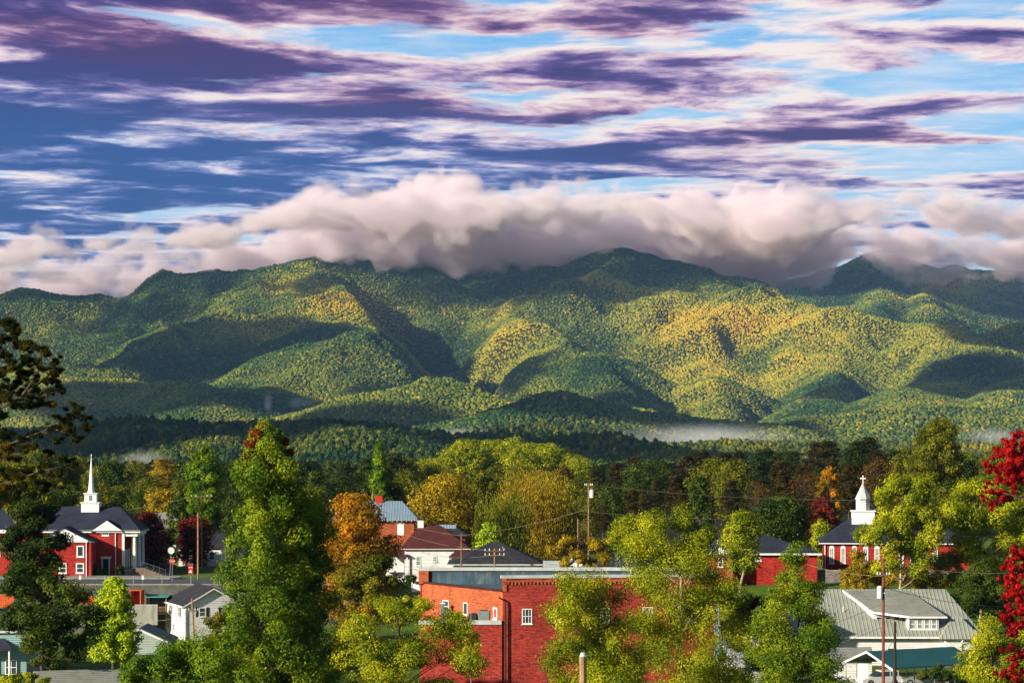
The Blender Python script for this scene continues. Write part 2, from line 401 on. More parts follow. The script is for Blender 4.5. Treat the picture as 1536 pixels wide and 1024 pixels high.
for k in range(4):   # finer crowns for the nearer hills: small leaf clumps through the volume
    n = 420
    dirs = rngp.normal(size=(n, 3)); dirs /= np.linalg.norm(dirs, axis=1)[:, None]
    lum = rngp.normal(size=(9, 3)); lum /= np.linalg.norm(lum, axis=1)[:, None]
    rad = (0.62 + 0.42 * np.max(np.clip((dirs @ lum.T - 0.6) / 0.4, 0, 1), axis=1)) * rngp.uniform(.72, 1.04, n)
    if k == 3:
        rad *= np.clip(1.1 - 0.75 * (dirs[:, 2] * .5 + .5), .2, 1)
    C = dirs * rad[:, None]
    nrm = dirs + rngp.normal(0, .55, (n, 3)); nrm /= np.linalg.norm(nrm, axis=1)[:, None]
    a = np.cross(nrm, rngp.normal(size=(n, 3))); a /= np.linalg.norm(a, axis=1)[:, None]; b_ = np.cross(nrm, a)
    s_ = rngp.uniform(.11, .2, n)[:, None]
    V = np.stack([C + a * s_, C + b_ * s_, C - a * s_, C - b_ * s_], 1).reshape(-1, 3)
    V[:, 2] = V[:, 2] * (1.0 if k < 3 else 1.7) + (0.8 if k < 3 else 1.3)
    leafy_protos.append(proto_obj('leafy_%s' % 'abcd'[k], V * np.array([4.6, 4.6, 6.0]), np.arange(4 * n).reshape(n, 4), FAR_M))
def scatter(name, pts, scale, tint, protos, label):
    me = bpy.data.meshes.new(name); me.vertices.add(len(pts)); me.vertices.foreach_set('co', pts.astype(np.float32).ravel())
    for an, v in (('tint', tint), ('sc', scale), ('rz', rngp.uniform(0, 6.28, len(pts)))):
        at = me.attributes.new(an, 'FLOAT', 'POINT'); at.data.foreach_set('value', v.astype(np.float32))
    o = bpy.data.objects.new(name, me); COL.objects.link(o)
    c_ = bpy.data.collections.new(name + '_shapes')
    for p_ in protos: c_.objects.link(p_)
    ng = bpy.data.node_groups.new(name, 'GeometryNodeTree')
    ng.interface.new_socket('Geometry', in_out='INPUT', socket_type='NodeSocketGeometry')
    ng.interface.new_socket('Geometry', in_out='OUTPUT', socket_type='NodeSocketGeometry')
    N = ng.nodes; L = ng.links
    gi = N.new('NodeGroupInput'); go = N.new('NodeGroupOutput')
    ip = N.new('GeometryNodeInstanceOnPoints'); ci = N.new('GeometryNodeCollectionInfo')
    ci.inputs['Collection'].default_value = c_; ci.inputs['Separate Children'].default_value = True; ci.inputs['Reset Children'].default_value = True
    L.new(gi.outputs[0], ip.inputs['Points']); L.new(ci.outputs[0], ip.inputs['Instance']); ip.inputs['Pick Instance'].default_value = True
    def att(n_):
        a_ = N.new('GeometryNodeInputNamedAttribute'); a_.inputs['Name'].default_value = n_; return a_.outputs['Attribute']
    cb = N.new('ShaderNodeCombineXYZ'); L.new(att('rz'), cb.inputs[2])
    L.new(cb.outputs[0], ip.inputs['Rotation']); L.new(att('sc'), ip.inputs['Scale'])
    L.new(ip.outputs[0], go.inputs[0])
    md = o.modifiers.new('forest', 'NODES'); md.node_group = ng
    return tag(o, label, 'forest', kind='stuff')
rng = np.random.default_rng(11)
def forest_pts(y0, y1, step, tmax=0.24):
    out_ = []
    y = y0
    ys = np.arange(y0, y1, step)
    for yv in ys:
        n = int(2 * tmax * yv / step)
        xs = (np.arange(n) / n * 2 - 1) * tmax * yv
        out_.append(np.stack([xs, np.full(n, yv)], -1))
    p_ = np.concatenate(out_); p_ += rng.uniform(-.5, .5, p_.shape) * step
    z = ground(p_[:, 0], p_[:, 1])
    return np.column_stack([p_, z])
def cull(p_, margin):
    """drop trees that terrain in front hides well below its rim"""
    col_ = np.clip(((p_[:, 0] / p_[:, 1]) + .3) / .6 * 900, 0, 899).astype(int)
    el = p_[:, 2] / p_[:, 1]
    order = np.argsort(p_[:, 1]); keep = np.zeros(len(p_), bool)
    hi = np.full(900, -1.0); band = 200.0; last = 0
    ysrt = p_[order, 1]
    edges = np.arange(ysrt[0], ysrt[-1] + band, band)
    for e0 in edges:
        s0, s1 = np.searchsorted(ysrt, (e0, e0 + band)); idx = order[s0:s1]
        if len(idx) == 0: continue
        hs = np.maximum.reduce([np.roll(hi, -1), hi, np.roll(hi, 1)]) * 0 + np.minimum.reduce([np.roll(hi, -3), hi, np.roll(hi, 3)])
        keep[idx] = el[idx] > hs[col_[idx]] - margin
        np.maximum.at(hi, col_[idx], el[idx])
    return keep
def tints(p_, yel):
    t_ = 0.30 + 0.62 * (fbm(p_[:, 0], p_[:, 1], 240, 4, 3) - .5) + rng.normal(0, .06, len(p_)) + rng.choice([0, .2, -.18], len(p_), p=[.93, .03, .04]) + yel
    return np.clip(t_, 0.0, 1.0)
pf = forest_pts(4700, 9200, 6.3, .232)
kk = cull(pf, .004); pf = pf[kk]
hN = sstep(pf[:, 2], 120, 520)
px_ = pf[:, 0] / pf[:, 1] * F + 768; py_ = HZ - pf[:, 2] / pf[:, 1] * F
yel = 0.08 * hN - 0.30 * sstep(pf[:, 2], 350, 500) + 0.30 * np.exp(-((px_ - 1180) / 200) ** 2 - ((py_ - 490) / 45) ** 2) + 0.26 * np.exp(-((px_ - 890) / 75) ** 2 - ((py_ - 410) / 35) ** 2) + 0.16 * np.exp(-((px_ - 500) / 110) ** 2 - ((py_ - 430) / 40) ** 2) + .10 * np.exp(-((px_ - 760) / 120) ** 2 - ((py_ - 480) / 40) ** 2)  # tint lowered near the crest: cloud shade painted into the tree colours
MOUNT_N = len(pf)
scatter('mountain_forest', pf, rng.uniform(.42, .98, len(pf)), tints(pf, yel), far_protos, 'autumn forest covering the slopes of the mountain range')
pf = forest_pts(9600, 12900, 9.5, .225)
pf = pf[(pf[:, 0] > 500) & (pf[:, 2] > 250)]; kk = cull(pf, .004); pf = pf[kk]
px_ = pf[:, 0] / pf[:, 1] * F + 768; py_ = HZ - pf[:, 2] / pf[:, 1] * F
scatter('peak_forest', pf, rng.uniform(.6, 1.2, len(pf)), tints(pf, -.06 + 0.55 * np.exp(-((px_ - 1425) / 70) ** 2 - ((py_ - 420) / 26) ** 2)), far_protos, 'dark forest with a red patch on the distant peaks')
pf = forest_pts(1500, 4700, 7.6, .225)
clear = ((pf[:, 0] + 385) / 78) ** 2 + ((pf[:, 1] - 2755) / 50) ** 2 < 1.0
pf = pf[~clear]; kk = cull(pf, .006); pf = pf[kk]
scatter('foothill_forest', pf, rng.uniform(.7, 1.25, len(pf)), tints(pf, -.03), leafy_protos, 'green forest covering the low foothills beyond the town')
print('forest', MOUNT_N, len(pf))
HAZE_D = 2.0e-5
CLOUD_D = 0.016
# ---------------------------------------------------------------- mesh building helpers
class MB:
    def __init__(s): s.v = []; s.f = []
    def add(s, vs, fs):
        o = len(s.v); s.v += [tuple(map(float, p)) for p in vs]; s.f += [tuple(i + o for i in f) for f in fs]; return s
    def box(s, x0, x1, y0, y1, z0, z1):
        return s.add([(x, y, z) for z in (z0, z1) for y in (y0, y1) for x in (x0, x1)],
                     [(0, 2, 3, 1), (4, 5, 7, 6), (0, 1, 5, 4), (2, 6, 7, 3), (0, 4, 6, 2), (1, 3, 7, 5)])
    def prism(s, poly, z0, z1):      # horizontal polygon (ccw) extruded up
        n = len(poly)
        vs = [(x, y, z0) for x, y in poly] + [(x, y, z1) for x, y in poly]
        return s.add(vs, [tuple(range(n))[::-1], tuple(range(n, 2 * n))] + [(i, (i + 1) % n, n + (i + 1) % n, n + i) for i in range(n)])
    def slab(s, quad, th):           # sloping panel with thickness, quad seen from above ccw
        n = len(quad)
        vs = [tuple(p) for p in quad] + [(p[0], p[1], p[2] - th) for p in quad]
        return s.add(vs, [tuple(range(n)), tuple(range(n, 2 * n))[::-1]] + [((i + 1) % n, i, n + i, n + (i + 1) % n) for i in range(n)])
    def vprism(s, poly, y0, y1):     # polygon in the xz plane extruded along y
        n = len(poly)
        vs = [(x, y0, z) for x, z in poly] + [(x, y1, z) for x, z in poly]
        return s.add(vs, [tuple(range(n)), tuple(range(n, 2 * n))[::-1]] + [((i + 1) % n, i, n + i, n + (i + 1) % n) for i in range(n)])
    def xprism(s, poly, x0, x1):     # polygon in the yz plane extruded along x
        n = len(poly)
        vs = [(x0, y, z) for y, z in poly] + [(x1, y, z) for y, z in poly]
        return s.add(vs, [tuple(range(n))[::-1], tuple(range(n, 2 * n))] + [(i, (i + 1) % n, n + (i + 1) % n, n + i) for i in range(n)])
    def tube(s, pts, rad, k=8):
        pts = [Vector(p) for p in pts]; rings = []
        if not hasattr(rad, '__len__'): rad = [rad] * len(pts)
        for i, p in enumerate(pts):
            d_ = (pts[min(i + 1, len(pts) - 1)] - pts[max(i - 1, 0)])
            if d_.length < 1e-6: d_ = Vector((0, 0, 1))
            d_.normalize()
            a = d_.cross(Vector((0.31, 0.95, 0.05) if abs(d_.y) < .9 else (1, 0, 0))).normalized(); b_ = d_.cross(a)
            rings.append([p + (a * math.cos(6.28318 * j / k) + b_ * math.sin(6.28318 * j / k)) * rad[i] for j in range(k)])
        vs = [q for r_ in rings for q in r_]; fs = []
        for i in range(len(pts) - 1):
            for j in range(k):
                fs.append((i * k + j, (i + 1) * k + j, (i + 1) * k + (j + 1) % k, i * k + (j + 1) % k))
        fs.append(tuple(range(k))); fs.append(tuple(range((len(pts) - 1) * k, len(pts) * k))[::-1])
        return s.add(vs, fs)
    def cone(s, cx, cy, z0, z1, r0, r1, k=8, rot=0.0):
        vs = [(cx + r * math.cos(rot + 6.28318 * j / k), cy + r * math.sin(rot + 6.28318 * j / k), z) for r, z in ((r0, z0), (r1, z1)) for j in range(k)]
        return s.add(vs, [(j, (j + 1) % k, k + (j + 1) % k, k + j) for j in range(k)] + [tuple(range(k))[::-1], tuple(range(k, 2 * k))])
    def build(s, name, mat, parent=None, smooth=False, fix=True):
        me = bpy.data.meshes.new(name); me.from_pydata(s.v, [], s.f); me.update()
        if fix:
            import bmesh
            bm = bmesh.new(); bm.from_mesh(me); bmesh.ops.recalc_face_normals(bm, faces=bm.faces); bm.to_mesh(me); bm.free()
        if smooth: me.polygons.foreach_set('use_smooth', [True] * len(me.polygons))
        me.materials.append(mat)
        o = bpy.data.objects.new(name, me); COL.objects.link(o)
        if parent: o.parent = parent
        return o
def thing(name, label, cat, x=0, y=0, z=0, yaw=0.0, group=None):
    o = bpy.data.objects.new(name, None); COL.objects.link(o); o.empty_display_size = 0.5
    o.location = (x, y, z); o.rotation_euler = (0, 0, R(yaw))
    return tag(o, label, cat, group)
X_ = lambda px, D: (px - 768.0) * D / F
Z_ = lambda py, D: (HZ - py) * D / F
# ---------------------------------------------------------------- building materials
def brick(name, c1, c2, mortar, rough=0.85, stain=None):
    m, t, out = mat_new(name)
    tc_ = t.new('ShaderNodeTexCoord'); p = t.sep(tc_.outputs['Object'])
    v = t.comb(t.m('ADD', p[0], p[1]), p[2], 0.0)
    b = t.new('ShaderNodeTexBrick'); b.inputs['Scale'].default_value = 1.0
    b.inputs['Brick Width'].default_value = 0.42; b.inputs['Row Height'].default_value = 0.15; b.inputs['Mortar Size'].default_value = 0.012
    b.inputs['Color1'].default_value = (*c1, 1); b.inputs['Color2'].default_value = (*c2, 1); b.inputs['Mortar'].default_value = (*mortar, 1); b.inputs['Bias'].default_value = -0.1
    t.l.new(v, b.inputs['Vector'])
    n = t.noise(tc_.outputs['Object'], 0.55, 6.0, 0.65)
    col = t.mix(t.mr(n, 0.35, 0.7, 0.0, 0.5), b.outputs[0], tuple(x * 0.45 for x in c1))
    n3 = t.noise(t.vm('MULTIPLY', tc_.outputs['Object'], (0.8, 0.8, 4.0)), 1.9, 7.0, 0.75)
    col = t.mix(t.mr(n3, 0.48, 0.58, 0.0, 0.85), col, stain or tuple(x * 0.3 for x in c2))
    n4 = t.noise(t.vm('ADD', tc_.outputs['Object'], (7, 3, 1)), 0.22, 4.0, 0.6)
    col = t.mix(t.mr(n4, 0.5, 0.68, 0.0, 0.3), col, tuple(min(1, x * 1.15 + .035) for x in c1))
    n5 = t.noise(tc_.outputs['Object'], 5.5, 3.0, 0.7)
    col = t.mix(t.mr(n5, 0.55, 0.72, 0.0, 0.5), col, tuple(min(1, x + .10) for x in c1))
    pr = t.new('ShaderNodeBsdfPrincipled', Roughness=rough); pr.inputs['Specular IOR Level'].default_value = 0.15
    bu = t.new('ShaderNodeBump'); bu.inputs['Strength'].default_value = 0.5; bu.inputs['Distance'].default_value = 0.015
    t.l.new(b.outputs['Fac'], bu.inputs['Height']); bu.invert = True; t.l.new(bu.outputs[0], pr.inputs['Normal'])
    t.l.new(col, pr.inputs['Base Color']); t.l.new(pr.outputs[0], out.inputs[0]); return m
def ribbed(name, base, axis=0, step=0.35, rough=0.45, metallic=0.2, var=0.15, dirt=None):
    """standing-seam / shingle-course surface: fine ribs along one object axis"""
    m, t, out = mat_new(name)
    tc_ = t.new('ShaderNodeTexCoord'); p = t.sep(tc_.outputs['Object'])
    fr = t.m('FRACT', t.m('DIVIDE', p[axis], step))
    rib = t.mr(t.m('ABSOLUTE', t.m('SUBTRACT', fr, 0.5)), 0.30, 0.48)
    n = t.noise(tc_.outputs['Object'], 0.5, 6.0, 0.65)
    n2 = t.noise(tc_.outputs['Object'], 9.0, 3.0, 0.6)
    col = t.mix(t.mr(n, 0.3, 0.7), tuple(x * (1 - var) for x in base), tuple(x * (1 + var) for x in base))
    col = t.mix(t.mr(n2, 0.4, 0.7, 0.0, 0.3), col, tuple(x * 0.6 for x in base))
    if dirt: col = t.mix(t.mr(t.noise(tc_.outputs['Object'], 1.1, 5.0, 0.7), 0.5, 0.72, 0, .6), col, dirt)
    pr = t.new('ShaderNodeBsdfPrincipled', Roughness=rough, Metallic=metallic); pr.inputs['Specular IOR Level'].default_value = 0.3
    bu = t.new('ShaderNodeBump'); bu.inputs['Strength'].default_value = 0.9; bu.inputs['Distance'].default_value = 0.05
    t.l.new(rib, bu.inputs['Height']); t.l.new(bu.outputs[0], pr.inputs['Normal'])
    t.l.new(col, pr.inputs['Base Color']); t.l.new(pr.outputs[0], out.inputs[0]); return m
M = {}
M['brick_red'] = brick('brick_red', (0.50, 0.028, 0.018), (0.36, 0.016, 0.014), (0.30, 0.06, 0.045))
M['brick_center'] = brick('brick_center', (0.50, 0.036, 0.020), (0.26, 0.012, 0.011), (0.36, 0.13, 0.09), stain=(0.09, 0.012, 0.012))
M['brick_orange'] = brick('brick_orange', (0.50, 0.115, 0.035), (0.34, 0.06, 0.022), (0.42, 0.20, 0.10), stain=(0.22, 0.045, 0.02))
M['white'] = pbr('white_paint', (0.80, 0.80, 0.79), 0.6, .06, dirt=(0.45, 0.43, 0.38), dirt_amt=.45)
M['siding'] = ribbed('white_siding', (0.78, 0.78, 0.76), 2, 0.22, 0.6, 0.0, .05, dirt=(0.5, 0.48, 0.42))
M['teal'] = ribbed('teal_siding', (0.22, 0.36, 0.36), 2, 0.2, 0.6, 0.0, .08)
M['grey_siding'] = ribbed('pale_grey_siding', (0.36, 0.43, 0.39), 2, 0.2, 0.6, 0.0, .08)
M['navy_roof'] = ribbed('dark_navy_shingles', (0.022, 0.028, 0.052), 2, 0.16, 0.85, 0.0, .3)
M['black_roof'] = ribbed('black_shingles', (0.024, 0.026, 0.034), 2, 0.16, 0.85, 0.0, .3, dirt=(0.07, 0.07, 0.075))
M['maroon_roof'] = ribbed('maroon_shingles', (0.085, 0.018, 0.018), 2, 0.16, 0.85, 0.0, .25, dirt=(0.14, 0.04, 0.035))
M['blue_roof'] = ribbed('pale_blue_metal_roof', (0.30, 0.42, 0.52), 0, 0.45, 0.4, 0.35, .08)
M['grey_roof'] = ribbed('grey_green_metal_roof', (0.36, 0.385, 0.32), 0, 0.42, 0.5, 0.2, .12, dirt=(0.24, 0.25, 0.20))
M['grey_shingle'] = ribbed('grey_shingles', (0.26, 0.275, 0.235), 2, 0.14, 0.85, 0.0, .15, dirt=(0.12, 0.12, 0.1))
M['green_roof'] = ribbed('teal_green_metal_roof', (0.020, 0.115, 0.115), 0, 0.36, 0.4, 0.25, .12)
M['membrane'] = pbr('roof_membrane', (0.045, 0.085, 0.115), 0.6, .35, 0.4, dirt=(0.16, 0.21, 0.22), dirt_amt=.8)
M['coping'] = pbr('pale_stone_coping', (0.46, 0.50, 0.50), 0.7, .1, dirt=(0.25, 0.26, 0.24))
M['dark'] = pbr('dark_opening', (0.012, 0.012, 0.014), 0.6, .1)
M['brown_metal'] = pbr('dark_brown_metal', (0.06, 0.022, 0.015), 0.5, .2, metallic=.2)
M['grey_metal'] = pbr('grey_metal', (0.28, 0.31, 0.31), 0.4, .12, metallic=.5)
M['ac'] = ribbed('ac_housing', (0.20, 0.26, 0.24), 0, 0.09, 0.5, 0.4, .1)
M['wood'] = pbr('weathered_wood', (0.30, 0.185, 0.10), 0.85, .3, 3.0, dirt=(0.10, 0.07, 0.05))
M['pole'] = pbr('pole_timber', (0.24, 0.125, 0.065), 0.85, .3, 2.0, dirt=(0.09, 0.05, 0.03))
M['redpole'] = pbr('red_brown_timber', (0.20, 0.055, 0.035), 0.8, .25, 2.0, dirt=(0.07, 0.03, 0.025))
M['darkpole'] = pbr('creosote_timber', (0.035, 0.022, 0.018), 0.8, .25, 2.0)
M['red_paint'] = pbr('red_paint', (0.50, 0.030, 0.02), 0.5, .15)
M['orange_paint'] = pbr('orange_red_boards', (0.52, 0.09, 0.02), 0.7, .2, 1.5)
M['glassy'] = None
m, t, out = mat_new('window_glass')
pr = t.new('ShaderNodeBsdfPrincipled', Roughness=0.12); pr.inputs['Base Color'].default_value = (0.03, 0.05, 0.065, 1); pr.inputs['Specular IOR Level'].default_value = 0.7
t.l.new(pr.outputs[0], out.inputs[0]); M['glassy'] = m
M['blind'] = pbr('window_with_blind', (0.20, 0.25, 0.23), 0.3, .15)
M['asphalt'] = pbr('asphalt', (0.055, 0.060, 0.070), 0.9, .25, 0.8, dirt=(0.10, 0.10, 0.10))
M['concrete'] = pbr('concrete', (0.30, 0.30, 0.26), 0.9, .15, 0.8, dirt=(0.12, 0.12, 0.10), dirt_amt=.7)
M['old_wall'] = pbr('old_retaining_wall', (0.11, 0.115, 0.095), 0.9, .3, 0.8, dirt=(0.05, 0.06, 0.05), dirt_amt=.8)
M['stone'] = brick('grey_stone', (0.24, 0.23, 0.21), (0.16, 0.15, 0.14), (0.10, 0.10, 0.09))
M['steps'] = pbr('brown_stone_steps', (0.17, 0.13, 0.10), 0.9, .2)
M['wire'] = pbr('power_wire', (0.20, 0.17, 0.10), 0.7, .1)
M['bark'] = pbr('bark', (0.085, 0.060, 0.040), 0.9, .35, 3.0, bump=.5)
M['pale_bark'] = pbr('pale_bark', (0.36, 0.30, 0.19), 0.85, .25, 3.0, bump=.4)
M['mulch'] = pbr('red_mulch', (0.10, 0.035, 0.02), 0.95, .3, 3.0)
# ---------------------------------------------------------------- building parts
def pt(face, u, n_, z):
    ox, oy, ux, uy = face
    return (ox + ux * u + uy * n_, oy + uy * u - ux * n_, z)
def fbox(mb, face, u0, u1, n0, n1, z0, z1):
    vs = [pt(face, u, n_, z) for z in (z0, z1) for n_ in (n0, n1) for u in (u0, u1)]
    mb.add(vs, [(0, 2, 3, 1), (4, 5, 7, 6), (0, 1, 5, 4), (2, 6, 7, 3), (0, 4, 6, 2), (1, 3, 7, 5)])
def window(T, face, u, z, w_, h, nx=1, nz=2, fr=0.11, frame_m=None, pane_m=None, shutters=False, name='window', arch=False):
    """u,z: lower left corner; frame stands proud of the wall with the pane set back in it"""
    f = MB()
    fbox(f, face, u, u + w_, -.05, .07, z, z + fr); fbox(f, face, u, u + w_, -.05, .07, z + h - fr, z + h)
    fbox(f, face, u, u + fr, -.05, .067, z + fr, z + h - fr); fbox(f, face, u + w_ - fr, u + w_, -.05, .067, z + fr, z + h - fr)
    for i in range(1, nx): c_ = u + w_ * i / nx; fbox(f, face, c_ - .03, c_ + .03, -.05, .055, z + fr, z + h - fr)
    for i in range(1, nz): c_ = z + h * i / nz; fbox(f, face, u + fr, u + w_ - fr, -.05, .050, c_ - .035, c_ + .035)
    fbox(f, face, u - .08, u + w_ + .08, -.05, .13, z - .09, z - .003)
    if arch:
        for k in range(6):
            a0, a1 = math.pi * k / 6, math.pi * (k + 1) / 6; r = w_ / 2
            q = [(u + r - r * math.cos(a), z + h + r * math.sin(a) * .9 - .01) for a in (a0, a1)]
            vs = [pt(face, a, n_, b_) for n_ in (-.05, .064) for a, b_ in ((q[0][0], q[0][1]), (q[1][0], q[1][1]), (q[1][0], z + h - .01), (q[0][0], z + h - .01))]
            f.add(vs, [(0, 1, 2, 3), (7, 6, 5, 4), (0, 4, 5, 1), (1, 5, 6, 2), (2, 6, 7, 3), (3, 7, 4, 0)])
    o = f.build(name, frame_m or M['white'], T)
    p = MB(); fbox(p, face, u + fr * .8, u + w_ - fr * .8, -.06, .018, z + fr * .8, z + h - fr * .8); p.build('pane', pane_m or M['glassy'], o)
    if shutters:
        for s0 in (u - .42, u + w_ + .1):
            q = MB(); fbox(q, face, s0, s0 + .32, -.02, .05, z, z + h); q.build('shutter', M['dark'], o)
    return o
def gable_roof(x0, x1, y0, y1, ze, zr, ov=.4, th=.16, axis='x', ridge=None):
    """two slopes; axis is the ridge direction"""
    mb = MB()
    if axis == 'x':
        r_ = (y0 + y1) / 2 if ridge is None else ridge; k = (zr - ze) / (r_ - y0); k2 = (zr - ze) / (y1 - r_)
        mb.slab([(x0 - ov, y0 - ov, ze - k * ov + th), (x1 + ov, y0 - ov, ze - k * ov + th), (x1 + ov, r_, zr + th), (x0 - ov, r_, zr + th)], th)
        mb.slab([(x1 + ov, y1 + ov, ze - k2 * ov + th), (x0 - ov, y1 + ov, ze - k2 * ov + th), (x0 - ov, r_, zr + th), (x1 + ov, r_, zr + th)], th)
    else:
        r_ = (x0 + x1) / 2 if ridge is None else ridge; k = (zr - ze) / (r_ - x0); k2 = (zr - ze) / (x1 - r_)
        mb.slab([(x0 - ov, y1 + ov, ze - k * ov + th), (x0 - ov, y0 - ov, ze - k * ov + th), (r_, y0 - ov, zr + th), (r_, y1 + ov, zr + th)], th)
        mb.slab([(x1 + ov, y0 - ov, ze - k2 * ov + th), (x1 + ov, y1 + ov, ze - k2 * ov + th), (r_, y1 + ov, zr + th), (r_, y0 - ov, zr + th)], th)
    return mb
def hip_roof(x0, x1, y0, y1, ze, zr, il, ir, ov=.45, th=.14):
    ym = (y0 + y1) / 2; a = (x0 - ov, y0 - ov, ze); b_ = (x1 + ov, y0 - ov, ze); c_ = (x1 + ov, y1 + ov, ze); d_ = (x0 - ov, y1 + ov, ze)
    r1 = (x0 + il, ym, zr); r2 = (x1 - ir, ym, zr)
    lo = [(p[0], p[1], p[2] - th) for p in (a, b_, c_, d_)]
    mb = MB(); mb.add([a, b_, c_, d_, r1, r2] + lo, [(0, 1, 5, 4), (1, 2, 5), (2, 3, 4, 5), (3, 0, 4), (0, 6, 7, 1), (1, 7, 8, 2), (2, 8, 9, 3), (3, 9, 6, 0), (9, 8, 7, 6)])
    return mb
def ring_trim(x0, x1, y0, y1, z0, z1, ov, t_=.12):
    mb = MB()
    mb.box(x0 - ov, x1 + ov, y0 - ov - t_, y0 - ov, z0, z1); mb.box(x0 - ov, x1 + ov, y1 + ov, y1 + ov + t_, z0, z1)
    mb.box(x0 - ov - t_, x0 - ov, y0 - ov - t_, y1 + ov + t_, z0, z1); mb.box(x1 + ov, x1 + ov + t_, y0 - ov - t_, y1 + ov + t_, z0, z1)
    return mb
# ---------------------------------------------------------------- roads, kerb, path
def strip(name, pts, width, mat, lift=.05, kind='structure', n=24):
    """draped sheet along a centre line"""
    P_ = []
    for (a, b) in zip(pts[:-1], pts[1:]):
        for i in range(n): P_.append((a[0] + (b[0] - a[0]) * i / n, a[1] + (b[1] - a[1]) * i / n))
    P_.append(pts[-1]); P_ = np.array(P_); T_ = np.gradient(P_, axis=0); T_ /= np.linalg.norm(T_, axis=1)[:, None]
    Nn = np.stack([-T_[:, 1], T_[:, 0]], 1); k = 7
    off = np.linspace(-width / 2, width / 2, k)
    XX = P_[:, 0, None] + Nn[:, 0, None] * off; YY = P_[:, 1, None] + Nn[:, 1, None] * off
    ZZ = ground(XX, YY); ZZ = np.maximum(ZZ, ZZ.mean(1)[:, None]) + lift
    return tag(grid(name, XX, YY, ZZ, mat), kind=kind)
TZ = -21.18   # level of the church terrace
mb = MB(); mb.prism([(-95, 356.6), (-20.5, 356.6), (-20.5, 376), (-20.5, 373.2), (-95, 373.2)][:2] + [(-20.5, 371.0), (-95, 371.0)], TZ - .5, TZ + .03)
tag(mb.build('parking_lot', M['asphalt']), kind='structure')
mb = MB(); mb.prism([(-95, 371.0), (-47.6, 371.0), (-46.6, 373.5), (-46.6, 376.5), (-95, 376.5)], TZ - .5, TZ + .16)
tag(mb.build('pavement', M['concrete']), kind='structure')
strip('road', [(-34, 371), (-38, 392), (-44, 430), (-50, 470)], 9, M['asphalt'], .12)
strip('path', [(-49, 292), (-46.5, 283), (-43.0, 270)], 3.4, M['asphalt'], .06)
strip('street', [(-30, 262), (0, 258), (30, 249), (60, 250)], 7, M['asphalt'], .06)
tag(strip('flower_bed', [(-45, 262), (-40.5, 266)], 3.5, M['mulch'], .10), kind='structure')
# ---------------------------------------------------------------- left: brick church with thin white steeple
D0 = 380.0; zb = TZ
T = thing('brick_church', 'red brick church with a dark roof and a thin white needle steeple', 'church', X_(60, D0), D0, zb)
Wd = X_(183, D0) - X_(60, D0); Hh = Z_(795, D0) - zb; Dp = 9.2
w_ = MB(); w_.box(0, Wd, 0, Dp, -1.5, Hh); w_.xprism([(0, Hh), (Dp, Hh), (Dp / 2, Hh + 2.8)], 0, 0.3)
# front wing with gable to the viewer
wx0, wx1 = X_(55, 376) - X_(60, D0), X_(137, 375.5) - X_(60, D0); wz = Z_(812, 376) - zb; wy = -4.6
w_.box(wx0, wx1, wy, -.003, -1.5, wz)
wall = w_.build('wall', M['brick_red'], T)
rf = hip_roof(0, Wd + 2.3, 0, Dp, Hh + .02, Hh + 3.25, .6, 3.2, .35).build('roof', M['navy_roof'], T)
tr = ring_trim(0, Wd + 2.3, 0, Dp, Hh - .32, Hh + .06, .2); tr.build('eave_trim', M['white'], T)
gx = (wx0 + wx1) / 2; gr = 1.95
g2 = gable_roof(wx0, wx1, wy, 1.5, wz, wz + gr, .4, .14, 'y'); g2.build('wing_roof', M['navy_roof'], T)
g3 = MB(); g3.vprism([(wx0 - .45, wz - .05), (wx1 + .45, wz - .05), (gx, wz + gr + .02)], wy - .16, wy - .02); g3.build('gable', M['white'], T)
# little pediment over the main wall
p0, p1 = X_(139, D0) - X_(60, D0), X_(184, D0) - X_(60, D0); pz = Hh - .05
q = MB(); q.vprism([(p0, pz), (p1, pz), ((p0 + p1) / 2, pz + 1.45)], -.62, -.5); q.build('pediment', M['white'], T)
gable_roof(p0 + .2, p1 - .2, -.3, 3.2, pz, pz + 1.42, .3, .1, 'y').build('pediment_roof', M['navy_roof'], T)
fm = (0, 0, 1, 0); fw = (wx0, wy, 1, 0)
def U_(px, D=380.0, base=60): return X_(px, D) - X_(base, D0)
window(T, fm, U_(153), Z_(803, D0) - zb, .98, .62, 3, 1, .1)
for (a, b_, c_, d_) in ((115, 126, 835, 816), (88, 100, 863, 846), (114, 126, 863, 846), (64, 74, 861, 846)):
    window(T, (0, wy, 1, 0), X_(a, 375.4) - X_(60, D0), Z_(c_, 375.4) - zb + (.35 if c_ > 850 else 0), (b_ - a) * 375.4 / F, (c_ - d_) * 375.4 / F * .9, 1, 1 if c_ < 850 else 2, .16)
dr = MB(); fbox(dr, fm, U_(154.5), U_(163), -.05, .05, .05, 2.3); do = dr.build('door', M['dark'], T)
q = MB(); fbox(q, fm, U_(152.5), U_(154.5), -.05, .12, 0, 2.45); fbox(q, fm, U_(163), U_(165), -.05, .12, 0, 2.45); fbox(q, fm, U_(151), U_(167), -.05, .22, 2.45, 2.72); q.build('door_surround', M['white'], do)
for px_, z1, yy in ((173.5, Hh - .3, 0), (137.6, wz - .1, wy)):
    q = MB(); q.tube([(U_(px_), yy - .12, 0), (U_(px_), yy - .12, z1), (U_(px_) + .25, yy - .3, z1 + .25)], .075, 6); q.build('downpipe', M['white'], T)
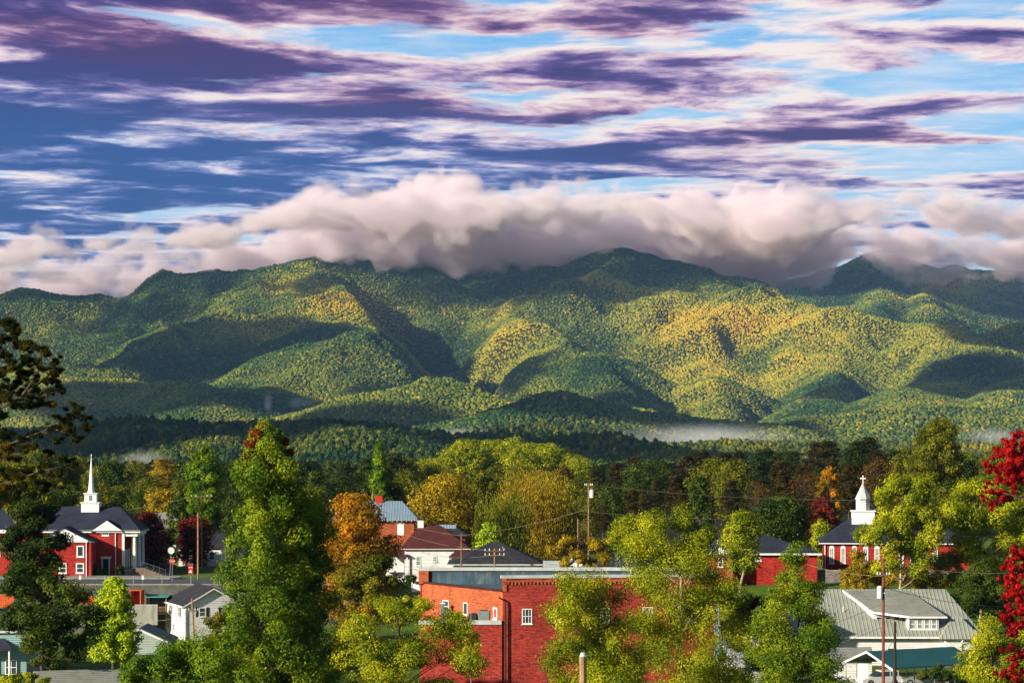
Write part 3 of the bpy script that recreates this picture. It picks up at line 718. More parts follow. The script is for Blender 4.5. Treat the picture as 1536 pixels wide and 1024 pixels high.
# portico on the right end
px0 = Wd
for k, yy in enumerate((.5, 4.6, 8.6)):
    q = MB(); q.cone(px0 + 1.75, yy, 1.15, Hh - .5, .30, .24, 12); q.box(px0 + 1.38, px0 + 2.12, yy - .37, yy + .37, 1.0, 1.15); q.box(px0 + 1.4, px0 + 2.1, yy - .35, yy + .35, Hh - .5, Hh - .33); q.build('column', M['white'], T)
q = MB(); q.box(px0 + .003, px0 + .35, -.05, .25, 1.0, Hh - .33); q.build('pilaster', M['white'], T)
q = MB(); q.box(px0 + .003, px0 + 2.2, 0.05, Dp - .05, Hh - .85, Hh - .33); q.build('entablature', M['white'], T)
q = MB(); q.box(px0 + .003, px0 + 2.3, 0, Dp, -1, 1.0); q.build('porch_floor', M['concrete'], T)
q = MB()
for k in range(3): q.box(px0 + .02, px0 + .10, 1.6 + k * 2.2, 3.0 + k * 2.2, 1.0, 3.6)
q.build('entrance_doors', M['white'], T)
# steeple
sx = X_(136, 384) - X_(60, D0); sy = Dp / 2; sz = Z_(765, 384.5) - zb
st = MB(); st.box(sx - 1.28, sx + 1.28, sy - 1.2, sy + 1.2, sz - .9, sz + 1.05); st.box(sx - 1.4, sx + 1.4, sy - 1.32, sy + 1.32, sz + 1.05, sz + 1.18); st_o = st.build('steeple_base', M['white'], T)
st = MB(); st.box(sx - .86, sx + .86, sy - .86, sy + .86, sz + 1.18, sz + 2.35); st.box(sx - 1.0, sx + 1.0, sy - 1.0, sy + 1.0, sz + 2.35, sz + 2.5); st.build('lantern', M['white'], st_o)
st = MB(); st.box(sx - .22, sx + .22, sy - .90, sy - .862, sz + 1.4, sz + 2.15); st.build('louvre', M['grey_metal'], st_o)
st = MB(); st.cone(sx, sy, sz + 2.5, sz + 2.95, .62, .44, 8, .39); st.cone(sx, sy, sz + 2.95, Z_(684, 384.5) - zb, .44, .03, 8, .39); st.cone(sx, sy, Z_(684, 384.5) - zb, Z_(681, 384.5) - zb, .07, .07, 6); st.build('spire', M['white'], st_o)
# steps
T = thing('stone_steps', 'brown stone steps with railings climbing to the columned church porch', 'steps', X_(184, D0) + 1.9, D0 - 1.5, zb)
q = MB(); nst = 7
for k in range(nst): q.box(.15 + k * .42 * 0, 4.4 - k * .46, 0, 7.4, k * .165 + (.0 if k else -.6), (k + 1) * .165)
q.build('tread', M['steps'], T)
for yy in (0.15, 7.2):
    q = MB(); q.tube([(4.4, yy, .9), (.9, yy, 2.1)], .022, 6)
    for k in range(5): a = k / 4; q.tube([(4.4 - 3.5 * a, yy, .0 + 1.05 * a), (4.4 - 3.5 * a, yy, .9 + 1.2 * a)], .02, 5)
    q.build('railing', M['grey_metal'], T)
# annex to the left
T = thing('brick_annex', 'long red brick building with dark roof at the far left, behind the pine', 'building', X_(-70, 384), 384, zb)
aw = X_(38, 384) - X_(-70, 384)
MB().box(0, aw, 0, 8, -1.5, Z_(797, 384) - zb).build('wall', M['brick_red'], T)
gable_roof(0, aw, 0, 8, Z_(797, 384) - zb, Z_(797, 384) - zb + 3.0, .35, .15).build('roof', M['navy_roof'], T)
q = MB(); q.box(-.3, aw + .3, -.46, -.36, Z_(799, 384) - zb, Z_(794, 384) - zb); q.build('gutter', M['white'], T)
for px_ in (-40, -10, 21): window(T, fm, X_(px_, 384) - X_(-70, 384), 2.55, 1.0, 1.6, 1, 2, .12)
# parked cars --------------------------------------------------------------
def car(name, label, x, y, yaw, body_m, L=4.5, W2=.9, Hc=1.45, suv=False):
    T = thing(name, label, 'car', x, y, gz(x, y) + .06, yaw)
    h1 = .78 if not suv else .92
    prof = [(-L/2, .32), (-L/2 + .05, h1 - .1), (-L/2 + .25, h1), (-L/2 + (.95 if not suv else .15), h1 + .05), (L/2 - 1.25, h1), (L/2 - .25, h1 - .16), (L/2, h1 - .32), (L/2, .32)]
    b = MB(); b.vprism(prof[::-1], -W2, W2)
    bo = b.build('body', body_m, T)
    bv = bo.modifiers.new('b', 'BEVEL'); bv.width = .07; bv.segments = 2
    if suv: cp = [(-L/2 + .18, h1 - .02), (-L/2 + .45, Hc), (L/2 - 2.1, Hc), (L/2 - 1.25, h1 - .02)]
    else: cp = [(-L/2 + .75, h1 - .02), (-L/2 + 1.45, Hc), (L/2 - 2.2, Hc), (L/2 - 1.3, h1 - .02)]
    c1 = MB(); c1.vprism([(a, min(z_, Hc - .09)) for a, z_ in cp][::-1], -W2 + .1, W2 - .1); c1.build('windows', M['glassy'], T)
    rfp = MB(); rfp.box(cp[1][0] - .05, cp[2][0] + .05, -W2 + .1, W2 - .1, Hc - .09, Hc)
    for xx in (cp[1][0], (cp[1][0] + cp[2][0]) / 2, cp[2][0]): rfp.box(xx - .05, xx + .05, -W2 + .09, W2 - .09, h1, Hc - .05)
    rfp.build('roof', body_m, T)
    for xx in (-L/2 + .85, L/2 - .85):
        for yy in (-W2 + .1, W2 - .1):
            w1 = MB(); w1.tube([(xx, yy - .11, .33), (xx, yy + .11, .33)], .33, 16); wo_ = w1.build('wheel', M['dark'], T)
            w2 = MB(); w2.tube([(xx, yy - .125, .33), (xx, yy + .125, .33)], .19, 10); w2.build('hub', M['grey_metal'], wo_)
    for yy in (-W2 + .12, W2 - .42):
        h_ = MB(); h_.box(L/2 - .05, L/2 + .012, yy, yy + .3, .55, .66); h_.build('headlight', M['white'], T)
        h_ = MB(); h_.box(-L/2 - .012, -L/2 + .05, yy, yy + .3, .6, .72); h_.build('tail_light', M['red_paint'], T)
    return T
CW = pbr('white_car_paint', (0.62, 0.62, 0.62), .25, .02, spec=.6); CS = pbr('silver_car_paint', (0.42, 0.43, 0.44), .25, .02, metallic=.5, spec=.6); CR = pbr('dark_red_car_paint', (0.20, 0.012, 0.02), .25, .02, spec=.6)
c1 = car('parked_car', 'dark red car parked behind the church steps', X_(241, 392), 392, 170, CR); c1.location.z = TZ + .1
# signs, poles, fence on the terrace ---------------------------------------
def text_mesh(body, size, mat, parent, loc, rot, name='lettering', depth=.01):
    cu = bpy.data.curves.new(name, 'FONT'); cu.body = body; cu.size = size; cu.extrude = depth; cu.align_x = 'CENTER'; cu.align_y = 'CENTER'
    o = bpy.data.objects.new(name, cu); COL.objects.link(o)
    dg = bpy.context.evaluated_depsgraph_get(); me = bpy.data.meshes.new_from_object(o.evaluated_get(dg))
    bpy.data.objects.remove(o); me.materials.clear(); me.materials.append(mat)
    o = bpy.data.objects.new(name, me); COL.objects.link(o); o.parent = parent; o.location = loc; o.rotation_euler = rot
    return o
T = thing('stop_sign', 'red stop sign with white letters on a grey post by the parking lot', 'sign', X_(258.5, 366), 366, TZ)
MB().tube([(0, 0, -.3), (0, 0, 3.2)], .05, 8).build('post', M['grey_metal'], T)
q = MB(); q.add([(.42 * math.cos(R(22.5 + 45 * k)), yy, 2.75 + .42 * math.sin(R(22.5 + 45 * k))) for yy in (-.09, -.06) for k in range(8)], [tuple(range(8)), tuple(range(8, 16))[::-1]] + [(k, k + 8, (k + 1) % 8 + 8, (k + 1) % 8) for k in range(8)])
so = q.build('plate', M['red_paint'], T)
text_mesh('STOP', .33, M['white'], so, (0, -.10, 2.75), (R(90), 0, 0))
T = thing('road_sign', 'grey back of an octagonal road sign just behind the stop sign', 'sign', X_(257, 371), 371, TZ, -12)
MB().tube([(-.25, 0, 0), (0, 0, 4.4)], .045, 8).build('post', M['grey_metal'], T)
q = MB(); q.add([(.5 * math.cos(R(22.5 + 45 * k)), yy, 4.0 + .5 * math.sin(R(22.5 + 45 * k))) for yy in (-.09, -.06) for k in range(8)], [tuple(range(8)), tuple(range(8, 16))[::-1]] + [(k, k + 8, (k + 1) % 8 + 8, (k + 1) % 8) for k in range(8)])
q.build('plate', M['coping'], T)
T = thing('red_banner_sign', 'upright red and white banner sign standing beyond the road', 'sign', X_(286, 382), 382, TZ)
MB().box(-.33, .33, -.06, .06, 0.1, 1.55).build('panel', M['red_paint'], T)
q = MB(); q.box(-.28, .28, -.085, -.062, 1.05, 1.12); q.box(-.27, .12, -.085, -.062, .35, .48); q.add([(-.25, -.08, .45), (.2, -.08, .30), (.05, -.08, .78)], [(0, 1, 2)]); q.build('white_marks', M['white'], T)
for k in range(2):
    MB().tube([(-.3 + .6 * k, 0, -.2), (-.3 + .6 * k, 0, 1.7)], .025, 6).build('post', M['grey_metal'], T)
T = thing('chain_link_fence', 'low chain link fence along the edge of the church parking lot', 'fence', -58, 356.4, TZ)
for k in range(11):
    MB().tube([(k * 3.85 - 8, 0, -.3), (k * 3.85 - 8, 0, 1.35)], .045, 6).build('post', M['grey_metal'], T)
MB().tube([(-8, 0, 1.3), (30.5, 0, 1.3)], .03, 6).build('top_rail', M['grey_metal'], T)
q = MB()
for k in range(155): q.tube([(-8 + k * .25, 0, 0.02), (-8 + k * .25, 0, 1.28)], .004, 3)
for k in range(5): q.tube([(-8, 0, .1 + k * .27), (30.5, 0, .1 + k * .27)], .004, 3)
q.build('mesh_panel', M['grey_metal'], T, fix=False)
for px_, lb in ((119.5, 'small white square sign on the fence below the church wing'), (213.5, 'small white square sign on the fence in front of the church steps')):
    T = thing('parking_sign', lb, 'sign', X_(px_, 357), 357.4, TZ)
    MB().tube([(0, 0, -.2), (0, 0, 1.25)], .03, 6).build('post', M['grey_metal'], T)
    MB().box(-.16, .16, -.05, -.02, .75, 1.32).build('plate', M['white'], T)
T = thing('retaining_wall', 'stained concrete retaining wall holding up the church terrace', 'wall', 0, 0, 0)
MB().box(-95, -19.5, 355.2, 356.0, -29, TZ + .12).build('wall_face', M['old_wall'], T)
MB().box(-95, -19.4, 355.12, 356.1, TZ + .12, TZ + .26).build('cap', M['concrete'], T)
T = thing('wooden_fence', 'red wooden board fence below the parking lot', 'fence', X_(106, 352), 352, Z_(906, 352))
for k in range(3): MB().box(k * 1.15, k * 1.15 + 1.1, 0, .08, -.3, 1.1).build('board_panel', M['orange_paint'], T)
MB().box(-.05, 3.5, -.03, .12, 1.1, 1.17).build('cap', M['coping'], T)
T = thing('wooden_fence', 'red boards showing at the left edge beside the pine', 'fence', X_(-18, 352), 352, Z_(908, 352))
for k in range(3): MB().box(k * 1.15, k * 1.15 + 1.1, 0, .08, -.3, 1.5).build('board_panel', M['orange_paint'], T)
T = thing('concrete_block_wall', 'pale concrete wall under the red fence', 'wall', X_(105, 351), 351, Z_(930, 351))
MB().box(0, 11.5, 0, .3, -.6, 2.0).build('wall_face', M['concrete'], T)
MB().box(-.03, 11.53, -.04, .34, 2.0, 2.08).build('cap', M['coping'], T)
T = thing('open_shed', 'small open shed of orange red boards behind the bright young tree', 'shed', X_(195, 352.5), 352.5, Z_(908, 352), -8)
MB().box(0, .12, 0, 1.6, -.6, 1.95).build('side_wall', M['orange_paint'], T)
MB().box(1.35, 1.47, 0, 1.6, -.6, 1.95).build('side_wall', M['orange_paint'], T)
MB().box(.12, 1.35, 1.5, 1.6, -.6, 1.95).build('back_wall', M['red_paint'], T)
MB().box(-.1, 1.57, -.1, 1.7, 1.95, 2.05).build('roof', M['orange_paint'], T)
# ---------------------------------------------------------------- utility poles and wires
def pole(label, px, py_top, D, py_base=None, mat='pole', r=.13, cross=None, trans=False, lean=0.0, ins=True, yaw=12, name='utility_pole'):
    x = X_(px, D); g = gz(x, D) - .3 if py_base is None else Z_(py_base, D)
    T = thing(name, label, 'utility pole', x, D, g)
    h = Z_(py_top, D) - g
    MB().tube([(0, 0, 0), (lean * h * .5, 0, h * .5), (lean * h, 0, h)], [r, r * .9, r * .72], 10).build('shaft', M[mat], T)
    if cross:
        a = R(yaw)
        for zc_ in cross[1:]:
            q = MB(); L2 = cross[0] / 2
            q.tube([(lean * h - math.cos(a) * L2, -.12 - math.sin(a) * L2, h - zc_), (lean * h + math.cos(a) * L2, -.12 + math.sin(a) * L2, h - zc_)], .055, 6); ao = q.build('crossarm', M['wood'], T)
            for s_ in (-1, -.55, .55, 1):
                q = MB(); cx_, cy_ = lean * h + math.cos(a) * L2 * .94 * s_, -.12 + math.sin(a) * L2 * .94 * s_
                q.cone(cx_, cy_, h - zc_ + .05, h - zc_ + .2, .05, .07, 8); q.cone(cx_, cy_, h - zc_ + .2, h - zc_ + .27, .04, .04, 8); q.build('insulator', M['white'], ao)
    if trans:
        q = MB(); q.cone(.38, -.05, h - 1.75, h - .85, .26, .26, 14); q.cone(.38, -.05, h - .85, h - .78, .28, .16, 14); to = q.build('transformer', M['white'], T)
        for bx_, by_ in ((.33, -.15), (.45, .02)): q = MB(); q.cone(bx_, by_, h - .78, h - .58, .04, .03, 6); q.build('bushing', M['grey_metal'], to)
        q = MB(); q.box(0, .3, -.1, 0, h - 1.4, h - 1.3); q.build('bracket', M['grey_metal'], T)
    return T, Vector((x + lean * h, D, g + h))
def wire(label, a, b_, sag=.6, r=.022, ext=None):
    pts = [];a = Vector(a); b_ = Vector(b_)
    for i in range(17):
        f = i / 16; p = a.lerp(b_, f); p.z -= sag * 4 * f * (1 - f); pts.append(p)
    q = MB(); q.tube([p - a for p in pts], r, 4); o = q.build('power_line', M['wire'], fix=False); o.location = a
    return tag(o, label, 'power line')
_, pA = pole('plain tan pole without crossarms at the road bend left', 297, 768, 372, 868, 'wood', .14)
_, pB = pole('darker pole with crossarm seen just above the bare tan pole', 302.5, 742, 395, 868, 'pole', .13, cross=(3.2, .25))
_, pC = pole('leaning grey pole in front of the white house with shutters', 291, 897, 335, 962, 'wood', .15, cross=(1.6, 1.5), lean=-.045)
_, pD = pole('pole with a crowded crossarm above the brick building roof', 742, 822, 300, None, 'wood', .13, cross=(2.3, .28, .8))
_, pE = pole('short pole at the right edge of the maroon roof', 692, 800, 380, None, 'pole', .13)
_, pF = pole('tall pole carrying a white transformer can in the middle of town', 883, 725, 332, None, 'pole', .14, cross=(1.0, .25), trans=True)
_, pG = pole('bare brown pole left of the transformer pole', 867, 778, 352, None, 'pole', .14)
_, pH = pole('tall red brown pole with a transformer in front of the dormer house', 1325, 837, 240, None, 'redpole', .15, cross=(1.2, 1.5))
_, pI = pole('short black pole standing beside the tall red brown pole', 1342.5, 932, 238, None, 'darkpole', .15)
_, pJ = pole('thin pale pole behind the orange maple and blue roof', 559, 738, 460, None, 'wood', .13)
_, pK = pole('pale post in the parking lot fence beneath the left church wing', 97, 860, 357, 884, 'wood', .13)
_, pL = pole('slim grey service pole in front of the brick building wall', 706.5, 915, 262, None, 'grey_metal', .05, name='service_pole')
q = MB(); q.cone(0, 0, 0, 1.0, .25, .25, 14); q.cone(0, 0, 1.0, 1.1, .27, .14, 14); q.box(.2, .45, -.05, .05, .4, .5)
o = q.build('transformer', M['white']); 
o.location = (X_(1319.5, 240), 239.9, Z_(896.5, 240)); TH = [c_ for c_ in bpy.data.objects if c_.get('label') == 'tall red brown pole with a transformer in front of the dormer house'][0]
o.parent = TH; o.location = o.location - TH.location
off = Vector((0, 0, -.25))
wire('wire running from the short pole to the transformer pole', pE + off, pF + Vector((0, 0, -3.1)), .5)
wire('wire running right from the transformer pole into the green tree', pF + Vector((0, 0, -3.5)), (X_(1110, 336), 336, Z_(778, 336)), .25)
wire('wire sloping down over the maroon roof', (X_(560, 392), 392, Z_(781, 392)), pD + Vector((-1.0, 0, -.2)), .8)
wire('upper wire crossing the maroon roof to the crossarm pole', (X_(540, 392), 392, Z_(768, 392)), pE + Vector((0, 0, -.3)), .4)
wire('wire rising from the crossarm pole towards the right', pD + Vector((1.0, .2, -.25)), (X_(1000, 330), 330, Z_(850, 330)), .6)
wire('slack wire between the two poles left of the pale tree', pG + Vector((0, 0, -.5)), pF + Vector((0, 0, -4)), .5)
wire('wire from the transformer pole down to the brown pole', pF + Vector((0, 0, -1.5)), pG + Vector((0, 0, -2.2)), .7)
wire('wire hanging left from the crossarm pole above the left church', pB + Vector((-1.4, 0, -.2)), (X_(60, 400), 400, Z_(772, 400)), .9)
wire('wire leaving the left crossarm pole towards the tall green tree', pB + Vector((1.4, 0, -.2)), (X_(470, 402), 402, Z_(765, 402)), .7)
wire('wire sagging left from the tall red brown pole', pH + Vector((0, 0, -4.0)), (X_(1060, 236), 236, Z_(965, 236)), 1.0)
wire('lower wire sagging left from the tall red brown pole', pH + Vector((0, 0, -6.1)), (X_(1080, 236), 236, Z_(985, 236)), 1.0)
wire('wire running right from the top of the tall red brown pole', pH + Vector((0, 0, -.3)), (X_(1600, 244), 244, Z_(850, 244)), .8)
wire('faint wire in front of the right church windows', (X_(1200, 250), 250, Z_(843, 250)), pH + Vector((0, 0, -1.6)), .3)
wire('wire drooping between the two near poles', pH + Vector((0, 0, -8.4)), pI + Vector((0, 0, -1.2)), .3)
wire('long wire passing in front of the dark wood at the right', pF + Vector((.4, 0, -.2)), (X_(1500, 345), 345, Z_(742, 345)), 1.2)
wire('service line dropping from the crossarm pole to the maroon roofed house', pD + Vector((-1.0, 0, -.9)), (X_(628, 410), 410, Z_(826, 410)), .5)
wire('lower service line crossing in front of the cream house', (X_(600, 330), 330, Z_(846, 330)), pD + Vector((0, 0, -2.4)), .9)
wire('wire from the leaning pole down to the white house', pC + Vector((0, 0, -1.4)), (X_(240, 350), 350, Z_(930, 350)), .3)
wire('wire leaving the leaning pole towards the right', pC + Vector((0, 0, -1.4)), (X_(420, 330), 330, Z_(950, 330)), .6)
wire('wire above the dormer house roof on the right', pH + Vector((0, 0, -2.6)), (X_(1600, 262), 262, Z_(905, 262)), .9)
# ---------------------------------------------------------------- white two storey house with shutters
zb = -27.7; T = thing('white_house', 'white two storey house with dark roof and shuttered windows', 'house', X_(277, 345), 345, zb, 20)
L, Wg = 11.0, 7.6; eh = Z_(907, 345) - zb
w_ = MB(); w_.box(0, Wg, 0, L, -1, eh); w_.vprism([(0, eh), (Wg, eh), (Wg / 2, eh + 2.1)], .001, .25); w_.vprism([(0, eh), (Wg, eh), (Wg / 2, eh + 2.1)], L - .25, L - .001)
w_.build('wall', M['siding'], T)
gable_roof(0, Wg, 0, L, eh, eh + 2.1, .38, .16, 'y').build('roof', M['black_roof'], T)
tr = MB()
for s_ in (0, 1):
    xa = -.38 if s_ == 0 else Wg + .38; tr.slab([(xa, -.42, eh - .2), (xa, -.37, eh - .2), (Wg / 2, -.37, eh + 2.12), (Wg / 2, -.42, eh + 2.12)] if s_ == 0 else [(Wg / 2, -.42, eh + 2.12), (Wg / 2, -.37, eh + 2.12), (xa, -.37, eh - .2), (xa, -.42, eh - .2)], .18)
tr.box(-.5, -.38, -.4, L + .4, eh - .32, eh - .12); tr.build('eave_trim', M['white'], T)
fl = (0, L, 0, -1); ff = (0, 0, 1, 0)
for u in (7.6, 2.6): window(T, fl, L - u - .8 if False else u, 3.0, .85, 1.25, 1, 2, .1, shutters=True)
window(T, fl, 4.5, .9, .8, 1.0, 1, 1, .1)
window(T, fl, 1.4, 1.0, .8, .8, 1, 1, .1)
window(T, ff, 1.9, 3.1, .9, 1.2, 1, 2, .1, shutters=True); window(T, ff, 4.9, 3.1, .9, 1.2, 1, 2, .1, shutters=True)
window(T, ff, 4.3, .9, 1.6, 1.0, 2, 1, .1)
q = MB(); q.box(5.2, 8.4, -2.6, -.003, -1, 3.0); q.build('extension_wall', M['siding'], T)
q = MB(); q.slab([(4.9, -2.9, 3.0), (8.7, -2.9, 3.0), (8.7, -.003, 3.75), (4.9, -.003, 3.75)], .15); q.build('extension_roof', M['black_roof'], T)
q = MB(); q.tube([(.05, -.1, 0), (.05, -.1, eh - .2)], .06, 6); q.build('downpipe', M['white'], T)
T = thing('wooden_deck', 'raised wooden deck with a teal awning against the white house', 'deck', X_(222, 353), 353, Z_(938, 353))
for k, (a, b_) in enumerate(((0, 0), (2.3, 0), (0, 2.2), (2.3, 2.2))): MB().box(a, a + .14, b_, b_ + .14, -.6, 3.9 if b_ == 0 else 3.7).build('post', M['wood'], T)
MB().box(-.05, 2.5, -.05, 2.4, 1.45, 1.6).build('floor', M['wood'], T)
q = MB()
for k in range(12): q.box(.12 + k * .19, .18 + k * .19, -.02, .03, 1.6, 2.45)
q.box(-.02, 2.46, -.04, .06, 2.45, 2.52); q.build('railing', M['wood'], T)
MB().slab([(-.2, -.3, 3.85), (2.7, -.3, 3.85), (2.7, 2.5, 4.0), (-.2, 2.5, 4.0)], .1).build('awning', pbr('teal_canvas', (.06, .27, .28), .7), T)
# ---------------------------------------------------------------- bottom left houses
T = thing('teal_house', 'teal sided house with a dark blue hip roof in the bottom left corner', 'house', X_(-110, 286), 286, -27.4, -4)
tw = X_(42, 286) - X_(-110, 286); eh = Z_(945, 286) + 27.4
MB().box(0, tw, 0, 9, -1, eh).build('wall', M['teal'], T)
hip_roof(0, tw, 0, 9, eh + .02, eh + 2.3, 4.2, 4.6, .4).build('roof', M['navy_roof'], T)
ring_trim(0, tw, 0, 9, eh - .2, eh + .03, .3).build('eave_trim', M['coping'], T)
MB().slab([(tw - 6.0, -2.4, eh - 1.75), (tw - .9, -2.4, eh - 1.75), (tw - 2.4, -.003, eh - .8), (tw - 6.0, -.003, eh - .8)], .15).build('porch_roof', M['navy_roof'], T)
for k in range(3): MB().box(tw - 5.6 + k * 2.1, tw - 5.45 + k * 2.1, -2.2, -2.05, -1, eh - 1.9).build('porch_post', M['white'], T)
window(T, (0, 0, 1, 0), tw - 2.3, .9, 1.3, 1.6, 2, 2, .1); window(T, (0, 0, 1, 0), tw - 4.6, .9, 1.1, 1.5, 1, 2, .1)
MB().box(tw - 5.9, tw - .9, -2.35, -.003, -1, .35).build('porch_floor', M['concrete'], T)
T = thing('garage', 'long pale grey green garage half hidden behind the bright young tree', 'garage', X_(140, 312), 312, -27.6, 0)
gw = X_(252, 312) - X_(140, 312); eh = 2.5
q = MB(); q.box(0, gw, 0, 7, -1, eh); q.vprism([(0, eh), (gw, eh), (gw * .62, eh + 1.5)], .001, .2); q.build('wall', M['grey_siding'], T)
gable_roof(0, gw, 0, 7, eh, eh + 1.5, .35, .12, 'y', ridge=gw * .62).build('roof', M['grey_shingle'], T)
tr = MB(); tr.slab([(gw * .62, -.40, eh + 1.52), (gw * .62, -.35, eh + 1.52), (gw + .38, -.35, eh - .15), (gw + .38, -.40, eh - .15)], .2); tr.slab([(-.38, -.40, eh - .15), (-.38, -.35, eh - .15), (gw * .62, -.35, eh + 1.52), (gw * .62, -.40, eh + 1.52)], .2); tr.build('rake_trim', M['white'], T)
MB().box(.8, 3.4, -.04, .01, -.9, 2.0).build('garage_door', M['white'], T)
T = thing('grey_roofed_house', 'top of a grey shingle roof at the bottom edge, left', 'house', X_(88, 228), 228, -28.2, 18)
MB().box(-1.2, 5.6, 0, 8, -.5, 4.4).build('wall', M['grey_siding'], T)
gable_roof(-1.2, 5.6, 0, 8, 4.4, 6.9, .4, .15, 'x').build('roof', M['grey_shingle'], T)
T = thing('lamp_post', 'lamp post with a round globe and a hanging red banner by the path', 'street lamp', X_(97.5, 288), 288, gz(X_(97.5, 288), 288) - .1)
hp = Z_(969, 288) - T.location.z
MB().tube([(0, 0, 0), (0, 0, hp)], [.07, .045], 8).build('post', M['dark'], T)
q = MB(); q.cone(0, 0, hp, hp + .12, .1, .16, 10); q.cone(0, 0, hp + .12, hp + .32, .16, .17, 10); q.cone(0, 0, hp + .32, hp + .45, .17, .05, 10); q.build('globe', M['white'], T)
MB().box(.0, .26, -.02, .02, hp - 2.0, hp - .55).build('banner', M['red_paint'], T)
q = MB(); q.box(.06, .2, -.035, -.021, hp - 1.0, hp - .8); q.box(.06, .2, -.035, -.021, hp - 1.4, hp - 1.25); q.box(.06, .2, -.035, -.021, hp - 1.75, hp - 1.55); q.build('banner_marks', M['white'], T)
T = thing('litter_bin', 'dark litter bin standing on the red mulch', 'bin', X_(158.5, 262), 262, gz(X_(158.5, 262), 262))
MB().cone(0, 0, 0, .95, .26, .3, 12).build('drum', M['dark'], T); MB().cone(0, 0, .95, 1.15, .32, .12, 12).build('lid', M['grey_metal'], T)
for px_, py_, lb in ((107, 968, 'thin yellow marker pole on the lawn behind the lamp post'), (151, 982, 'thin pale stake on the lawn by the garage')):
    T = thing('marker_pole', lb, 'marker pole', X_(px_, 300), 300, gz(X_(px_, 300), 300))
    MB().tube([(0, 0, 0), (0, 0, 1.9)], .035, 6).build('rod', M['wood'] if px_ > 120 else pbr('yellow_paint', (.55, .38, .03)), T)
# ---------------------------------------------------------------- centre: blue roof, maroon roof, black hip roof
zb = -23.5; D0 = 446.; T = thing('blue_roofed_house', 'red building with a pale blue metal roof behind the orange maple', 'building', X_(502, D0), D0, zb)
bw = X_(621, D0) - X_(502, D0); eh = Z_(779, D0) - zb
MB().box(0, bw, 0, 8, -1, eh - .2).build('wall', M['brick_orange'], T)
hip_roof(0, bw, 0, 8, eh, Z_(751, D0 + 4) - zb, 2.0, 2.2, .8).build('roof', M['blue_roof'], T)
q = MB()
for k in range(17): q.box(k * .8, k * .8 + .09, -.75, -.05, eh - .32, eh - .16)
q.build('rafter_tails', M['white'], T)
for px_ in (596, 520): MB().box(X_(px_, D0) - X_(502, D0), X_(px_ + 10, D0) - X_(502, D0), -.06, .02, eh - 2.6, eh - .35).build('door', M['white'], T)
MB().box(X_(562, D0) - X_(502, D0), X_(572, D0) - X_(502, D0), 3.4, 4.4, eh + 2.2, Z_(744, D0) - zb).build('chimney', M['red_paint'], T)
zb = -24.9; D0 = 415.; T = thing('maroon_roofed_house', 'big cream white house with a maroon hip roof', 'house', X_(607, D0), D0, zb)
mw = X_(694, D0) - X_(607, D0); eh = Z_(821, D0) - zb
MB().box(0, mw + .5, 0, 9, -1, eh).build('wall', M['siding'], T)
hip_roof(0, mw + .5, 0, 9, eh, Z_(788, D0 + 4.5) - zb, 2.1, 4.0, .6).build('roof', M['maroon_roof'], T)
ring_trim(0, mw + .5, 0, 9, eh - .25, eh - .001, .45).build('eave_trim', M['white'], T)
for (a, b_, c_, d_) in ((624, 631, 848, 834), (649, 655.5, 842, 834), (672, 680, 843, 834)): window(T, ff, X_(a, D0) - X_(607, D0), Z_(c_, D0) - zb, (b_ - a) * D0 / F, (c_ - d_) * D0 / F, 1, 2, .09, pane_m=M['blind'])
for (a, b_, c_, d_) in ((640, 647, 873, 861), (612, 617, 873, 862)): window(T, ff, X_(a, D0) - X_(607, D0), Z_(c_, D0) - zb, (b_ - a) * D0 / F, (c_ - d_) * D0 / F, 1, 2, .09)
q = MB(); q.box(X_(625, D0) - X_(607, D0), X_(634, D0) - X_(607, D0), 4.0, 5.0, eh + 2.6, Z_(781, D0) - zb); q.build('chimney', M['white'], T)
q = MB(); q.box(X_(624, D0) - X_(607, D0), X_(635, D0) - X_(607, D0), 3.9, 5.1, Z_(781, D0) - zb, Z_(779.5, D0) - zb); q.build('chimney_cap', M['dark'], T)
pr_ = MB(); pr_.slab([(-3.0, -.6, eh - 1.3), (.9, -.6, eh - 1.3), (-.3, 1.6, eh - .25), (-3.0, 1.6, eh - .25)], .14); pr_.build('porch_roof', M['maroon_roof'], T)
for k in range(3): MB().box(-2.9 + k * 1.6, -2.72 + k * 1.6, -.5, -.32, -1, eh - 1.45).build('porch_post', M['white'], T)
MB().box(-2.9, .0, .5, 1.5, 2.3, 2.5).build('porch_deck', M['white'], T)
MB().box(-2.8, -.003, 1.6, 6, -1, eh - .8).build('porch_wall', M['siding'], T)
hip_roof(mw - 1.8, mw + 1.6, -2.2, -.05, eh - 1.3, eh - .3, .9, .9, .3).build('bay_roof', M['maroon_roof'], T)
MB().box(mw - 1.6, mw + 1.4, -2.0, -.003, -1, eh - 1.45).build('bay_wall', M['siding'], T)
T = thing('slate_roofed_building', 'dark roof with a metal flashing rising behind the maroon roof', 'building', X_(648, 436), 436, -24.0)
MB().box(0, 5.4, 0, 7, -1, 6.2).build('wall', M['brick_red'], T); hip_roof(0, 5.4, 0, 7, 6.2, 8.0, .6, 2.2, .5).build('roof', M['black_roof'], T)
MB().box(1.2, 3.9, 2.0, 2.3, 7.25, 7.95).build('flashing', M['blue_roof'], T)
T = thing('picket_fence', 'short white board fence left of the brick building', 'fence', X_(619, 398), 398, Z_(894, 398))
for k in range(3): MB().box(k * .5, k * .5 + .46, 0, .06, -.5, 1.9 - .12 * k).build('board_panel', M['white'], T)
MB().box(-.16, -.02, -.05, .1, -.5, 2.1).build('post', M['white'], T)
D0 = 388.; zb = -24.4; T = thing('black_roofed_house', 'house with a broad black hip roof behind the brick building', 'house', X_(680, D0), D0, zb)
bw = X_(806, D0) - X_(680, D0); eh = Z_(845, D0) - zb
MB().box(0, bw, 0, 10, -1, eh).build('wall', M['siding'], T)
